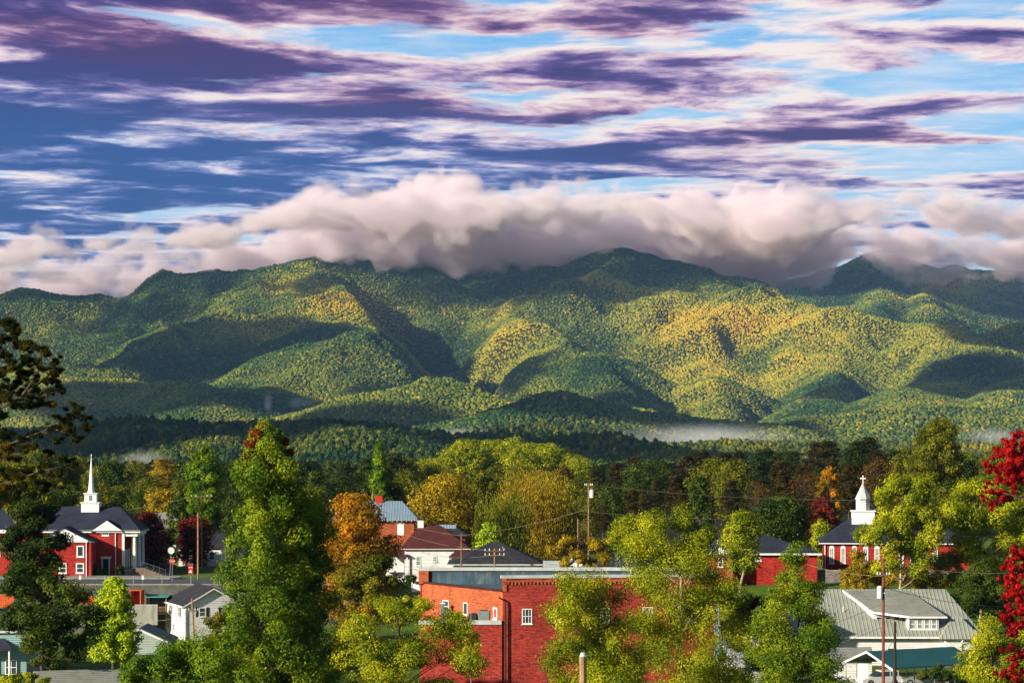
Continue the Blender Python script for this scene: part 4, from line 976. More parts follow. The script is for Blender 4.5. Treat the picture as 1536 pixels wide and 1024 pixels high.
hip_roof(0, bw, 0, 10, eh, Z_(812, D0 + 5) - zb, 5.6, 5.6, .9).build('roof', M['black_roof'], T)
q = MB(); q.cone(7.2, 3.4, eh + 1.4, eh + 2.3, .12, .12, 8); q.build('vent_pipe', M['grey_metal'], T)
ring_trim(0, bw, 0, 10, eh - .2, eh - .02, .8).build('eave_trim', M['coping'], T)
D0 = 378.; T = thing('white_gabled_house', 'small house with a steep white gable behind the brick parapet', 'house', X_(852, D0), D0, -24.0)
gw = X_(874, D0) - X_(852, D0) ; eh = Z_(848, D0) + 24.0
q = MB(); q.box(0, gw, 0, 6, -1, eh); q.vprism([(0, eh), (gw, eh), (gw / 2, eh + 1.35)], .001, .2); q.build('wall', M['siding'], T)
gable_roof(0, gw, 0, 6, eh, eh + 1.35, .25, .1, 'y').build('roof', M['white'], T)
window(T, ff, .35, eh - .35, .5, .45, 1, 1, .07)
q = MB(); q.box(-3.2, -.003, .6, 5, -1, eh - .4); q.build('side_wall', M['siding'], T)
MB().slab([(-3.5, .2, eh - .45), (-.003, .2, eh - .45), (-.003, 4, eh + .5), (-3.5, 4, eh + .5)], .12).build('side_roof', M['coping'], T)
T = thing('navy_roofed_house', 'low building with a navy roof showing between the trees behind the brick parapet', 'house', X_(895, 352), 352, -22.2)
MB().box(0, 7, 0, 7, -1.5, 3.4).build('wall', M['white'], T); hip_roof(0, 7, 0, 7, 3.42, 5.2, 1.5, 1.5, .4).build('roof', M['navy_roof'], T)
# ---------------------------------------------------------------- central brick building
T = thing('brick_building', 'large old red brick commercial building with pale parapet coping and flat roof', 'building', 0, 0, 0)
A_ = (-.95, 270.); B_ = (20.8, 272.8); C_ = (20.8, 285.); E_ = (-9.8, 285.)
zt = Z_(867, 270); zl = Z_(886.5, 270); zbm = -28.
def wallseg(mb, a, b_, z0, z1, th, z1b=None):
    d_ = Vector((b_[0] - a[0], b_[1] - a[1])); n_ = Vector((-d_.y, d_.x)).normalized() * th
    z1b = z1 if z1b is None else z1b
    vs = [(a[0], a[1], z0), (b_[0], b_[1], z0), (b_[0] + n_.x, b_[1] + n_.y, z0), (a[0] + n_.x, a[1] + n_.y, z0), (a[0], a[1], z1), (b_[0], b_[1], z1b), (b_[0] + n_.x, b_[1] + n_.y, z1b), (a[0] + n_.x, a[1] + n_.y, z1)]
    mb.add(vs, [(0, 3, 2, 1), (4, 5, 6, 7), (0, 1, 5, 4), (1, 2, 6, 5), (2, 3, 7, 6), (3, 0, 4, 7)])
q = MB(); wallseg(q, A_, B_, zbm, zt, .4); wallseg(q, B_, (C_[0], C_[1] - .4), zbm, zt, .4); q.build('front_wall', M['brick_center'], T)
q = MB(); wallseg(q, E_, (A_[0] + .004, A_[1] - .004), zbm, zl, .4, zl + .05); q.build('side_wall', M['brick_orange'], T)
q = MB(); wallseg(q, C_, E_, zbm, zt, .4); q.build('rear_wall', M['brick_red'], T)
q = MB(); wallseg(q, (C_[0] - .6, C_[1] - .46), (E_[0] + 1.2, E_[1] - .46), zl - .3, zt - .05, .055); q.build('parapet_lining', M['membrane'], T)
q = MB(); q.box(-1.02, -.55, 269.93, 270.75, zl, zt + .002); q.build('corner_pier', M['brick_orange'], T)
q = MB(); q.box(-9.95, -8.9, 284.2, 285.05, zl - .05, zt); q.build('rear_pier', M['brick_orange'], T)
q = MB(); q.prism([(A_[0] + .3, A_[1] + .5), (B_[0] - .41, B_[1] + .41), (C_[0] - .41, C_[1] - .41), (E_[0] + .6, E_[1] - .41)], zl - .45, zl - .12); q.build('roof_deck', M['membrane'], T)
q = MB(); wallseg(q, (A_[0] - .15, A_[1] - .1), (B_[0] + .15, B_[1] - .1), zt, zt + .30, .62); wallseg(q, (B_[0] + .1, B_[1]), (C_[0] + .1, C_[1] - .7), zt, zt + .296, .62); q.build('coping', M['coping'], T)
q = MB(); wallseg(q, (C_[0] + .1, C_[1] - .12), (E_[0] - .15, E_[1] - .62 + .5), zt + .002, zt + .36, .62); q.build('rear_coping', M['coping'], T)
q = MB(); wallseg(q, (E_[0] - .12, E_[1] - .1), (A_[0] - .12, A_[1] - .14), zl + .003, zl + .16, .62, zl + .17); q.build('side_coping', M['brown_metal'], T)
q = MB()
for k in range(58):
    f = (k + .5) / 58; x = A_[0] + (B_[0] - A_[0]) * f; y = A_[1] + (B_[1] - A_[1]) * f; q.box(x - .09, x + .09, y - .10, y - .002, zt - .62, zt - .38)
wallseg(q, (A_[0], A_[1] - .12), (B_[0], B_[1] - .12), zt - .38, zt - .20, .115); q.build('corbel_course', M['brick_orange'], T)
fr_ = (A_[0], A_[1], 1, .1275)
for (a, c_) in ((783, 935), (829, 934), (900, 934), (965, 934), (1030, 934)): window(T, (A_[0], A_[1], .992, .1265), (X_(a, 271) - A_[0]) * 1.005, Z_(c_, 270.5), 1.02, 1.55, 3, 2, .1)
q = MB(); q.tube([(-1.35, 269.6, zt - 1.9), (-.72, 269.78, zt - 2.25), (-.68, 269.78, zt - 2.5), (-.68, 269.78, -28)], .085, 8); q.build('downpipe', M['brown_metal'], T)
# single storey extension in front of the slanting side wall
zx = Z_(936.5, 269.5)
q = MB(); q.prism([(-9.3, 269.86), (-1.02, 269.86), (-1.02, 270.25), (-9.3, 270.25)], zbm, zx); q.prism([(-9.3, 270.26), (-8.9, 270.26), (-8.9, 282.5), (-9.3, 283.5)], zbm, zx); q.build('extension_wall', M['brick_center'], T)
q = MB(); q.prism([(-8.89, 270.26), (-1.3, 270.26), (-8.6, 282.4), (-8.89, 282.4)], zx - .5, zx - .35); q.build('extension_roof', M['membrane'], T)
q = MB(); q.prism([(-9.45, 269.72), (-1.06, 269.72), (-1.06, 270.35), (-9.45, 270.35)], zx, zx + .42); q.build('extension_coping', M['coping'], T)
sf = (E_[0], E_[1], (A_[0] - E_[0]) / math.hypot(8.85, 15), (A_[1] - E_[1]) / math.hypot(8.85, 15))
window(T, sf, 15.6, zx + .45, .8, 1.2, 1, 1, .17, pane_m=M['red_paint'])
window(T, sf, 5.0, zx + .5, 1.3, 1.3, 1, 2, .1); window(T, sf, 9.4, zx + .5, .9, 1.3, 1, 1, .1)
MB().box(X_(1073, 271), X_(1082, 271), 272.4, 272.75, -25.5, -17.5).build('corner_flashing', M['blue_roof'], T)
for (px_, D_, s_, m_, lb) in ((717, 272.3, 1.15, 'ac', 'grey green air conditioning unit on the brick building ledge'), (703, 273.2, .78, 'dark', 'small black air conditioning unit left of the larger grey green one')):
    T = thing('air_conditioner', lb, 'air conditioner', X_(px_, D_), D_, zx - .35, -10, 'air conditioners on the brick building ledge')
    MB().box(0, s_, 0, s_, .12, s_ + .42).build('housing', M[m_], T); MB().cone(s_ / 2, s_ / 2, s_ + .421, s_ + .47, s_ * .42, s_ * .38, 16).build('fan_grille', M['dark'], T)
    MB().box(-.05, s_ + .05, -.05, s_ + .05, 0, .119).build('pad', M['concrete'], T)
for (px_, h_, lb) in ((664, 1.9, 'tall white vent duct on the left of the ledge'), (674, 1.1, 'short white vent box beside the tall duct'), (690, .9, 'low white vent box nearer the air conditioners')):
    D_ = 279 - (px_ - 658) * .12
    T = thing('vent', lb, 'vent', X_(px_, D_), D_ , zx - .35)
    MB().box(-.2, .2, -.2, .2, 0, h_).build('duct', M['grey_metal'], T); MB().box(-.28, .28, -.28, .28, h_, h_ + .1).build('cap', M['white'], T)
# weathered post near the camera and white shed
T = thing('timber_post', 'thick weathered broken timber post at the bottom centre', 'post', X_(874, 150), 150, Z_(1060, 150))
q = MB(); q.tube([(0, 0, -1), (.02, 0, 1.0), (0, 0, Z_(985, 150) - Z_(1060, 150)), (.03, 0, Z_(979, 150) - Z_(1060, 150))], [.20, .20, .2, .12], 9); q.build('shaft', M['wood'], T)
MB().cone(0.02, 0, Z_(984, 150) - Z_(1060, 150), Z_(978, 150) - Z_(1060, 150), .215, .12, 9).build('cap', M['coping'], T)
T = thing('white_shed', 'pale shed with a sloping white metal roof between the trees', 'shed', X_(1105, 262), 262, -25.6, 14)
MB().box(0, 5.2, 0, 5, -1, 2.2).build('wall', M['siding'], T)
MB().slab([(-.3, -.4, 2.1), (5.5, -.4, 2.1), (5.5, 5.3, 4.6), (-.3, 5.3, 4.6)], .12).build('roof', M['coping'], T)
MB().cone(3.6, 3.5, 3.85, 4.25, .35, .3, 10).build('roof_vent', M['white'], T)
# ---------------------------------------------------------------- middle red building
D0 = 330.; zb = -18.9; T = thing('hip_roofed_brick_house', 'low red brick house with a navy hip roof and white windows', 'house', X_(1097, D0), D0, zb)
bw = X_(1226, D0) - X_(1097, D0); eh = Z_(829, D0) - zb
MB().box(0, bw, 0, 8.5, -2, eh).build('wall', M['brick_red'], T)
hip_roof(0, bw, 0, 8.5, eh, Z_(802, D0 + 4) - zb, 3.4, 6.0, .5).build('roof', M['navy_roof'], T)
ring_trim(0, bw, 0, 8.5, eh - .24, eh - .01, .4).build('gutter', M['white'], T)
for (a, b_, n_) in ((1105, 1112.5, 1), (1129, 1142, 2), (1190, 1203, 2)): window(T, ff, X_(a, D0) - X_(1097, D0), Z_(841, D0) - zb, (b_ - a) * D0 / F, 10 * D0 / F, n_, 2, .09)
q = MB(); q.tube([(.05, -.12, 0), (.05, -.12, eh - .2)], .06, 6); q.build('downpipe', M['white'], T)
w0 = X_(1063, D0) - X_(1097, D0)
q = MB(); q.box(w0, -.003, -2.2, 6, -2, eh - .1); q.build('wing_wall', M['brick_orange'], T)
q = MB(); q.vprism([(w0 - .3, eh - .1), (.25, eh - .1), (w0 / 2, eh + 1.4)], -2.32, -2.2); q.build('gable', M['white'], T)
gable_roof(w0, 0, -2.2, 6, eh - .1, eh + 1.4, .28, .1, 'y').build('wing_roof', M['navy_roof'], T)
window(T, (w0, -2.2, 1, 0), 1.0, eh - 1.6, .6, 1.1, 1, 2, .09)
# ---------------------------------------------------------------- right church
D0 = 338.; zb = Z_(853, D0); T = thing('brick_church', 'red brick church with arched windows and a white steeple topped by a cross', 'church', X_(1235, D0), D0, zb, -6)
cw = 19.0; cd = 8.6; eh = Z_(812, D0) - zb
MB().box(0, cw, 0, cd, 0, eh).build('wall', M['brick_red'], T)
q = MB(); q.box(-.15, cw + .15, -.15, cd + .15, -2.2, -.003); q.build('foundation', M['stone'], T)
hip_roof(0, cw, 0, cd, eh, eh + 2.95, 3.6, 3.6, .55).build('roof', M['navy_roof'], T)
ring_trim(0, cw, 0, cd, eh - .26, eh - .01, .42).build('gutter', M['white'], T)
for k in range(9):
    u = .75 + k * 1.42 + (1.6 if k > 4 else 0)
    if u + .6 < cw: window(T, ff, u, .72, .62, 2.0, 2, 2, .12, name='arched_window', arch=True, pane_m=M['blind'])
for u in (.22, 8.1): q = MB(); q.tube([(u, -.12, 0), (u, -.12, eh - .2)], .07, 6); q.build('downpipe', M['white'], T)
sx = X_(1294.5, 342) - X_(1235, 342); sy = cd / 2; sz = Z_(778, 342) - zb
q = MB(); q.box(sx - 1.45, sx + 1.45, sy - 1.4, sy + 1.4, sz - 1.2, sz + 1.0); q.box(sx - 1.6, sx + 1.6, sy - 1.55, sy + 1.55, sz + 1.0, sz + 1.13); so = q.build('steeple_base', M['white'], T)
q = MB(); q.cone(sx, sy, sz + 1.13, sz + 2.55, .95, .95, 8, .39); q.build('lantern', M['siding'], so)
q = MB(); q.cone(sx, sy, sz + 2.55, sz + 2.65, 1.1, 1.08, 8, .39); q.cone(sx, sy, sz + 2.65, Z_(725, 342) - zb, 1.05, .10, 8, .39); q.build('spire', M['coping'], so)
q = MB(); zc2 = Z_(726, 342) - zb; q.box(sx - .07, sx + .07, sy - .07, sy + .07, zc2, zc2 + 1.15); q.box(sx - .36, sx + .36, sy - .06, sy + .06, zc2 + .68, zc2 + .83); q.build('cross', M['white'], so)
T = thing('low_stone_wall', 'low grey stone wall below the front corner of the right church', 'wall', X_(1226, 331), 331, Z_(866, 331), -14)
MB().box(0, 5.5, 0, .5, -.6, .9).build('wall_face', M['stone'], T); MB().box(-.04, 5.54, -.04, .54, .9, .97).build('cap', M['concrete'], T)
# ---------------------------------------------------------------- dormer house
T = thing('dormer_house', 'large white house with a grey green metal roof and a wide dormer', 'house', X_(1185, 284), 284, -25.8, 0)
ox = X_(1185, 284); dw = X_(1466, 284) - ox; eh = Z_(954, 283.5) + 25.8; rz = Z_(883, 291.5) + 25.8
q = MB(); q.box(0, dw, 0, 15, -1, eh); q.build('wall', M['siding'], T)
hip_roof(0, dw, 0, 15, eh, rz, 2.8, 2.2, .7).build('roof', M['grey_roof'], T)
ring_trim(0, dw, 0, 15, eh - .2, eh - .01, .6).build('gutter', M['white'], T)
kk_ = (rz - eh) / 8.2
def dx(px, D=284.5): return X_(px, D) - ox
d0, d1, d2 = dx(1313), dx(1361), dx(1408)
zf = Z_(924, 284.6) + 25.8; zr_ = rz - .12
q = MB(); q.box(d1, d2, .55, 6.5, eh + .3, zf); q.build('dormer_wall', M['siding'], T)
q = MB(); q.box(d0, d1 - .003, 2.3, 6.4, eh + 1.0, zf + .25); q.build('dormer_side_wall', M['siding'], T)
q = MB(); q.slab([(d0 - .1, 1.9, zf + .42), (d1 + .25, .25, zf + .03), (d2 + .8, .25, zf + .03), (d2 - 2.2, 7.3, zr_), (d0 - 2.6, 7.3, zr_)], .16)
q.build('dormer_roof', M['grey_shingle'], T)
q = MB(); q.slab([(d0 - 2.7, 7.2, zr_ + .02), (d0 - 2.5, 7.3, zr_ + .02), (d0 + .02, 1.9, zf + .44), (d0 - .2, 1.8, zf + .44)], .22); q.slab([(d0 - .2, 1.8, zf + .44), (d0, 1.95, zf + .44), (d1 + .3, .27, zf + .05), (d1 + .1, .15, zf + .05)], .2); q.box(d1 + .2, d2 + .85, .12, .24, zf - .16, zf + .02); q.build('dormer_trim', M['white'], T)
# triangular cream cheek wall under the left rake
q = MB(); q.add([(d0 - .003, 2.35, eh + 1.05), (d0 - .003, 2.35, zf + .30), (d0 - 2.35, 7.0, zr_ - .18), (d0 - 2.35, 7.0, zr_ - .6), (d0 + .1, 2.45, eh + 1.05), (d0 + .1, 2.45, zf + .30), (d0 - 2.2, 7.1, zr_ - .18), (d0 - 2.2, 7.1, zr_ - .6)], [(0, 3, 2, 1), (4, 5, 6, 7), (0, 1, 5, 4), (1, 2, 6, 5), (2, 3, 7, 6), (3, 0, 4, 7)]); q.build('dormer_cheek', M['siding'], T)
for k in range(4): window(T, (d1, .55, 1, 0), .28 + k * .76, zf - 1.35, .6, 1.1, 1, 2, .08, pane_m=M['blind'])
for k in range(3): window(T, (d0, 2.3, 1, 0), .3 + k * .95, zf - .72, .7, .6, 1, 1, .07)
hip_roof(dx(1412), dx(1462), -1.1, 4.2, eh - .05, eh + 2.1, 1.5, 1.5, .45).build('bay_roof', M['grey_roof'], T)
MB().box(dx(1415), dx(1459), -.9, -.003, -1, eh - .22).build('bay_wall', M['siding'], T)
q = MB(); q.tube([(dx(1363), .4, zf - .1), (dx(1363), .4, eh + .4)], .06, 6); q.build('dormer_downpipe', M['white'], T)
q = MB(); q.tube([(dx(1440), -1.5, eh - .3), (dx(1437), -1.1, eh - .7), (dx(1437), -1.1, 0)], .06, 6); q.build('downpipe', M['white'], T)
q = MB(); q.tube([(dx(1270), 3.5, eh + 1.8), (dx(1270), 3.5, eh + 2.9)], .05, 6); q.build('vent_pipe', M['white'], T)
for (a, w2_) in ((1286, .78), (1331, .9), (1384, .75), (1240, .8)): window(T, ff, dx(a, 284), Z_(983, 284) + 25.8, w2_, .85, 1, 1, .06)
window(T, (dx(1415), -.9, 1, 0), 1.3, .9, 1.5, 1.1, 2, 1, .09)
T = thing('tool_shed', 'little shed with a red brown gable right of the green carport roof', 'shed', X_(1430, 272), 272, -25.6)
q = MB(); q.box(0, 1.25, 0, 1.6, -.5, 2.3); q.vprism([(0, 2.3), (1.25, 2.3), (.62, 2.85)], .001, .1); q.build('wall', M['brown_metal'], T); gable_roof(0, 1.25, 0, 1.6, 2.3, 2.85, .22, .08, 'y').build('roof', M['red_paint'], T)
# carport ------------------------------------------------------------------
cy = R(30); T = thing('carport', 'open carport with a teal green metal roof sheltering two cars', 'carport', 34.7, 259.3, -25.1, 30)
eh = 2.0; rh = 3.25; hw = 3.8; ln = 10.3
gable_roof(0, ln, -hw, hw, eh, rh, .25, .09).build('roof', M['green_roof'], T)
q = MB()
for s_ in (-1, 1): q.slab([(-.32, s_ * (hw + .3), eh - .1), (-.24, s_ * (hw + .3), eh - .1), (-.24, 0, rh + .1), (-.32, 0, rh + .1)][::s_], .2)
q.build('gable_trim', M['white'], T)
for xx in (0.05, 2.6, 5.1, 7.6, 10.1):
    for yy in (-hw + .05, hw - .05):
        MB().box(xx - .05, xx + .05, yy - .05, yy + .05, -.4, eh + .02).build('post', M['grey_metal'], T)
q = MB(); q.box(0, ln, -hw - .02, -hw + .06, eh - .16, eh - .02); q.box(0, ln, hw - .06, hw + .02, eh - .16, eh - .02); q.build('beam', M['white'], T)
car('parked_car', 'white hatchback under the left end of the carport', 35.9, 260.6, 195, CW, 4.2, .88, 1.5, True)
car('parked_car', 'silver car parked sideways under the right end of the carport', 40.3, 260.4, 175, CS, 4.6, .9, 1.45)
T = thing('lattice_screen', 'white lattice screen and door left of the carport', 'screen', X_(1263, 258), 261.5, -25.2, -4)
q = MB()
for k in range(12): q.box(k * .16, k * .16 + .03, 0, .03, 0, 2.1)
for k in range(13): q.box(0, 1.8, .031, .06, k * .165, k * .165 + .03)
q.build('lattice', M['white'], T)
for k in (0, 1): MB().box(-.06 + 1.85 * k, .02 + 1.85 * k, -.03, .09, -.3, 2.2).build('post', M['grey_metal'], T)
MB().box(2.0, 2.95, 0, .06, 0, 2.05).build('door', M['white'], T)
T = thing('pale_outbuilding', 'small outbuilding with a grey green roof left of the carport', 'outbuilding', X_(1240, 268), 268, -25.4, 4)
MB().box(0, 4.6, 0, 3.4, -.5, 2.0).build('wall', M['siding'], T); gable_roof(0, 4.6, 0, 3.4, 2.0, 3.0, .3, .12).build('roof', M['grey_shingle'], T)
# far farmhouse on the hillside clearing
T = thing('farmhouse', 'tiny pale house at the end of the bare clearing on the far hillside', 'house', X_(268, 2740), 2740, gz(X_(268, 2740), 2740))
MB().box(0, 13, 0, 9, -2, 5).build('wall', M['white'], T); gable_roof(0, 13, 0, 9, 5, 8.5, .6, .3).build('roof', M['maroon_roof'], T)
# glimpsed house behind the dark red maples on the left
T = thing('grey_roofed_cottage', 'grey roofed cottage half hidden behind the dark red trees beside the left church', 'house', X_(222, 428), 428, -21.0)
MB().box(0, 6.2, 0, 7, -1, 4.4).build('wall', M['white'], T); gable_roof(0, 6.2, 0, 7, 4.4, 7.0, .4, .14).build('roof', M['grey_shingle'], T)
window(T, ff, 4.0, 2.2, 1.0, 1.2, 1, 2, .1)
T = thing('white_porch_house', 'white house with a porch glimpsed under the dark red maple', 'house', X_(268, 405), 405, -21.1)
MB().box(0, 6.5, 0, 6, -1, 2.9).build('wall', M['siding'], T); gable_roof(0, 6.5, 0, 6, 2.9, 4.6, .4, .14).build('roof', M['black_roof'], T)
for k in range(3): window(T, ff, .6 + 2 * k, .9, .9, 1.3, 1, 2, .1)
# ---------------------------------------------------------------- trees
LM = {}
def lm(name, dark, mid, bright, accent=None, spread=.5, nscale=.35, trans=.24):
    st = [(0.0, dark), (0.42, mid), (0.78, bright)]
    if accent: st += [(0.86, bright), (0.95, accent)]
    LM[name] = leaf_mat(name, st, nscale, False, trans, spread)
lm('green_leaves', (.014, .055, .005), (.080, .17, .007), (.25, .34, .010), (.36, .32, .012))
lm('tall_maple_leaves', (.018, .060, .005), (.10, .18, .007), (.31, .35, .010), (.42, .13, .012))
lm('yellow_green_leaves', (.045, .085, .005), (.22, .27, .008), (.55, .53, .016), (.58, .46, .02))
lm('bright_young_leaves', (.09, .19, .005), (.32, .46, .012), (.60, .66, .02))
lm('olive_leaves', (.028, .050, .004), (.11, .13, .007), (.27, .25, .010), (.30, .13, .01))
lm('golden_leaves', (.08, .055, .005), (.28, .20, .008), (.50, .36, .012), (.50, .18, .01))
lm('orange_leaves', (.025, .045, .005), (.24, .13, .006), (.60, .27, .010), (.62, .09, .006), nscale=.20, spread=.75)
lm('crimson_leaves', (.06, .002, .005), (.34, .006, .010), (.60, .016, .014), trans=.4)
lm('dark_red_leaves', (.030, .003, .005), (.12, .012, .012), (.24, .035, .018))
lm('russet_leaves', (.022, .014, .004), (.075, .040, .006), (.20, .10, .012), (.20, .05, .01))
lm('pine_needles', (.005, .014, .004), (.016, .034, .005), (.055, .075, .008), trans=.1)
lm('near_pine_needles', (.005, .013, .004), (.018, .028, .006), (.085, .070, .008), (.36, .12, .010), trans=.15, nscale=1.6, spread=.65)
lm('brown_pine_needles', (.007, .007, .003), (.024, .021, .004), (.085, .058, .007), trans=.1)
lm('conifer_leaves', (.007, .024, .004), (.032, .064, .006), (.12, .145, .010), trans=.15)
LEAF_SHAPE = {}
def unit(v): return v / np.maximum(np.linalg.norm(v, axis=1), 1e-6)[:, None]
def prof(kind, t):
    t = np.clip(t, 0, 1)
    if kind == 'round': return np.sqrt(np.clip(1 - (2 * t - .92) ** 2 / 1.17, 0, 1))
    if kind == 'oval': return (np.clip(t, 0, 1) ** .38) * ((1 - t) ** .42) * 1.42
    if kind == 'cone': return (.25 + .75 * np.clip(t * 5, 0, 1)) * (1 - t) ** .75
    if kind == 'broadcone': return (.5 + .5 * np.clip(t * 3.5, 0, 1)) * (1 - t) ** .5
    if kind == 'spread': return (t + .12) ** .55 * (1 - t) ** .30 * 1.35
    if kind == 'column': return (.6 + .4 * np.clip(t * 4, 0, 1)) * (1 - t ** 3.0) ** .6
    if kind == 'pine': return (.35 + .65 * np.clip(t * 3, 0, 1)) * (1 - t) ** .55
    return np.ones_like(t)
def make_tree_mesh(kind, H, Wd, base, ncl, nleaf, leaf, rs, clumps=None, bark='bark', twig=False, k_ar=1.0, cs=1.0, trunk_r=None, gap=0.0, limb=True):
    """returns (crown mesh name data arrays, trunk MB). Origin at the foot of the trunk."""
    r_ = np.random.default_rng(rs); rad = Wd / 2; ch = H - base
    if clumps is None:
        t = (np.arange(ncl) + r_.uniform(0, 1, ncl)) / ncl
        t = t ** (.85 if kind in ('spread', 'round') else 1.05)
        ang = np.arange(ncl) * 2.39996 + r_.uniform(-.5, .5, ncl)
        q = r_.uniform(0, 1, ncl) ** .45
        rr = prof(kind, t) * rad * q * .84
        cz = base + t * ch * .95
        cr = rad * 1.62 / (ncl ** .33) * r_.uniform(.65, 1.2, ncl) * cs * (.62 + .38 * prof(kind, t))
        cz = np.minimum(cz, H - cr * (.85 if kind != 'willow' else 1.9))
        C = np.stack([rr * np.cos(ang), rr * np.sin(ang), cz], 1)
        fl = np.full(ncl, .34 if kind == 'pine' else 2.0 if kind == 'willow' else .78)
    else:
        C = np.array([c_[:3] for c_ in clumps], float); cr = np.array([c_[3] for c_ in clumps], float); ncl = len(C)
        fl = np.array([c_[4] if len(c_) > 4 else .78 for c_ in clumps], float)
    pr_ = cr ** 2; pr_ = pr_ / pr_.sum()
    idx = r_.choice(ncl, nleaf, p=pr_)
    d_ = unit(r_.normal(size=(nleaf, 3))); d_[:, 2] += .12
    rr = r_.uniform(.30, 1.0, nleaf) ** .55 * np.where(r_.uniform(size=nleaf) < .10, r_.uniform(1.0, 1.45, nleaf), 1.0)
    # lumpy clumps: sub-lobes on every clump, so the outline is ragged
    lob = unit(r_.normal(size=(9, 3))); amp = .62 + .62 * np.max(np.clip((d_ @ lob.T - .55) / .45, 0, 1), axis=1)
    off = d_ * (rr * amp * cr[idx])[:, None]; off[:, 2] *= fl[idx]
    Pn = C[idx] + off
    nrm = unit(d_ + r_.normal(0, .55, (nleaf, 3)) + np.array([0, 0, .25]))
    a = unit(np.cross(nrm, r_.normal(size=(nleaf, 3)))); b_ = np.cross(nrm, a)
    if kind == 'willow': a = unit(np.array([0, 0, -1.0]) + r_.normal(0, .22, (nleaf, 3))); b_ = unit(np.cross(a, r_.normal(size=(nleaf, 3))))
    if kind == 'needle': a = unit(d_ * .8 + r_.normal(0, .5, (nleaf, 3)) + np.array([0, 0, .3])); b_ = unit(np.cross(a, r_.normal(size=(nleaf, 3))))
    s_ = (leaf * r_.uniform(.6, 1.25, nleaf))[:, None]
    V = np.stack([Pn + a * s_, Pn + b_ * s_ * .55 / k_ar, Pn - a * s_, Pn - b_ * s_ * .55 / k_ar], 1).reshape(-1, 3)
    Fq = np.arange(4 * nleaf).reshape(nleaf, 4)
    tint = np.clip(.42 + r_.normal(0, .17, nleaf) + (r_.normal(0, .16, ncl))[idx], 0, 1)
    tm = MB(); tr0 = trunk_r or max(.12, H * .018)
    top = base + ch * .8
    if limb:
        wob = [(r_.normal(0, .012 * H) * (i > 0), r_.normal(0, .012 * H) * (i > 0), top * i / 5) for i in range(6)]
        tm.tube([(0, 0, -.8)] + wob, [tr0 * 1.25] + [tr0 * (1 - .16 * i) for i in range(6)], 8)
        order = np.argsort(-cr)[:min(ncl, 46)]
        for i in order:
            tz = min(max(C[i, 2] - .55 * math.hypot(C[i, 0], C[i, 1]) - .4 * cr[i], base * .55 + .3), top * .98)
            f = tz / top * 5; k = min(int(f), 4); w0 = Vector(wob[k]).lerp(Vector(wob[k + 1]), f - k)
            e = Vector(C[i]); mid_ = w0.lerp(e, .5) + Vector((0, 0, .06 * H * r_.uniform(-.3, 1)))
            lr = tr0 * (.42 - .20 * tz / top)
            tm.tube([w0, w0.lerp(mid_, .5), mid_, e], [lr, lr * .8, lr * .55, lr * .2], 5)
            if twig:
                for _k in range(5):
                    dd = Vector(unit(r_.normal(size=(1, 3)))[0].tolist()) * cr[i] * .9
                    tm.tube([mid_.lerp(e, .6), e + dd * .5, e + dd], [lr * .35, lr * .2, lr * .08], 3)
    return (V, Fq, tint), tm
def build_tree(name, label, cat, x, y, crown, tm, leafm, barkm, z=None, group=None, yaw=0, cname='crown'):
    T = thing(name, label, cat, x, y, gz(x, y) - .1 if z is None else z, yaw, group)
    np_mesh(cname, crown[0], crown[1], leafm, T, smooth=False, tint=crown[2])
    if tm.v: tm.build('trunk', barkm, T, smooth=True, fix=False)
    return T
def hero(name, label, px, D, py_top, wpx, kind, leafm, ncl=40, nleaf=16000, leaf=.16, base=.25, rs=1, cat='tree', bark='bark', group=None, py_base=None, **kw):
    x = X_(px, D); g = (gz(x, D) - .1) if py_base is None else Z_(py_base, D)
    H = Z_(py_top, D) - g; Wd = wpx * D / F
    cr, tm = make_tree_mesh(kind, H, Wd, H * base, ncl, nleaf, leaf, rs, **kw)
    return build_tree(name, label, cat, x, D, cr, tm, LM[leafm], M[bark], g, group)
def px_tree(name, label, px0, D, gpy, cl, leafm, nleaf_, leaf_, kind='round', rs=1, bark='bark', cat='tree', dep=.5, trunk_r=.2, seed_sub=6, **kw):
    """crown given as clumps; each big mass is broken into several smaller clumps through its depth"""
    nleaf = int(nleaf_ * (1.6 if D < 240 else 1.25)); leaf = leaf_ * (.86 if D < 240 else .94)
    x0 = X_(px0, D); g = Z_(gpy, D) if gpy else gz(x0, D) - .1
    r_ = np.random.default_rng(rs); out_ = []
    for (a, b_, rp) in cl:
        R0 = rp * D / F; cx, cz = X_(a, D) - x0, Z_(b_, D) - g
        for j in range(seed_sub):
            o_ = unit(r_.normal(size=(1, 3)))[0] * R0 * r_.uniform(.4, .85) * (j > 0)
            out_.append((cx + o_[0], o_[1] * (1 + 2 * dep) + r_.normal(0, R0 * dep), cz + o_[2], R0 * r_.uniform(.42, .80), kw.get('flat', .8)))
    kw.pop('flat', None)
    H = max(c_[2] for c_ in out_)
    cr, tm = make_tree_mesh(kind, H, 1, min(c_[2] for c_ in out_), 0, nleaf, leaf, rs, clumps=out_, trunk_r=trunk_r, **kw)
    return build_tree(name, label, cat, x0, D, cr, tm, LM[leafm], M[bark], g)
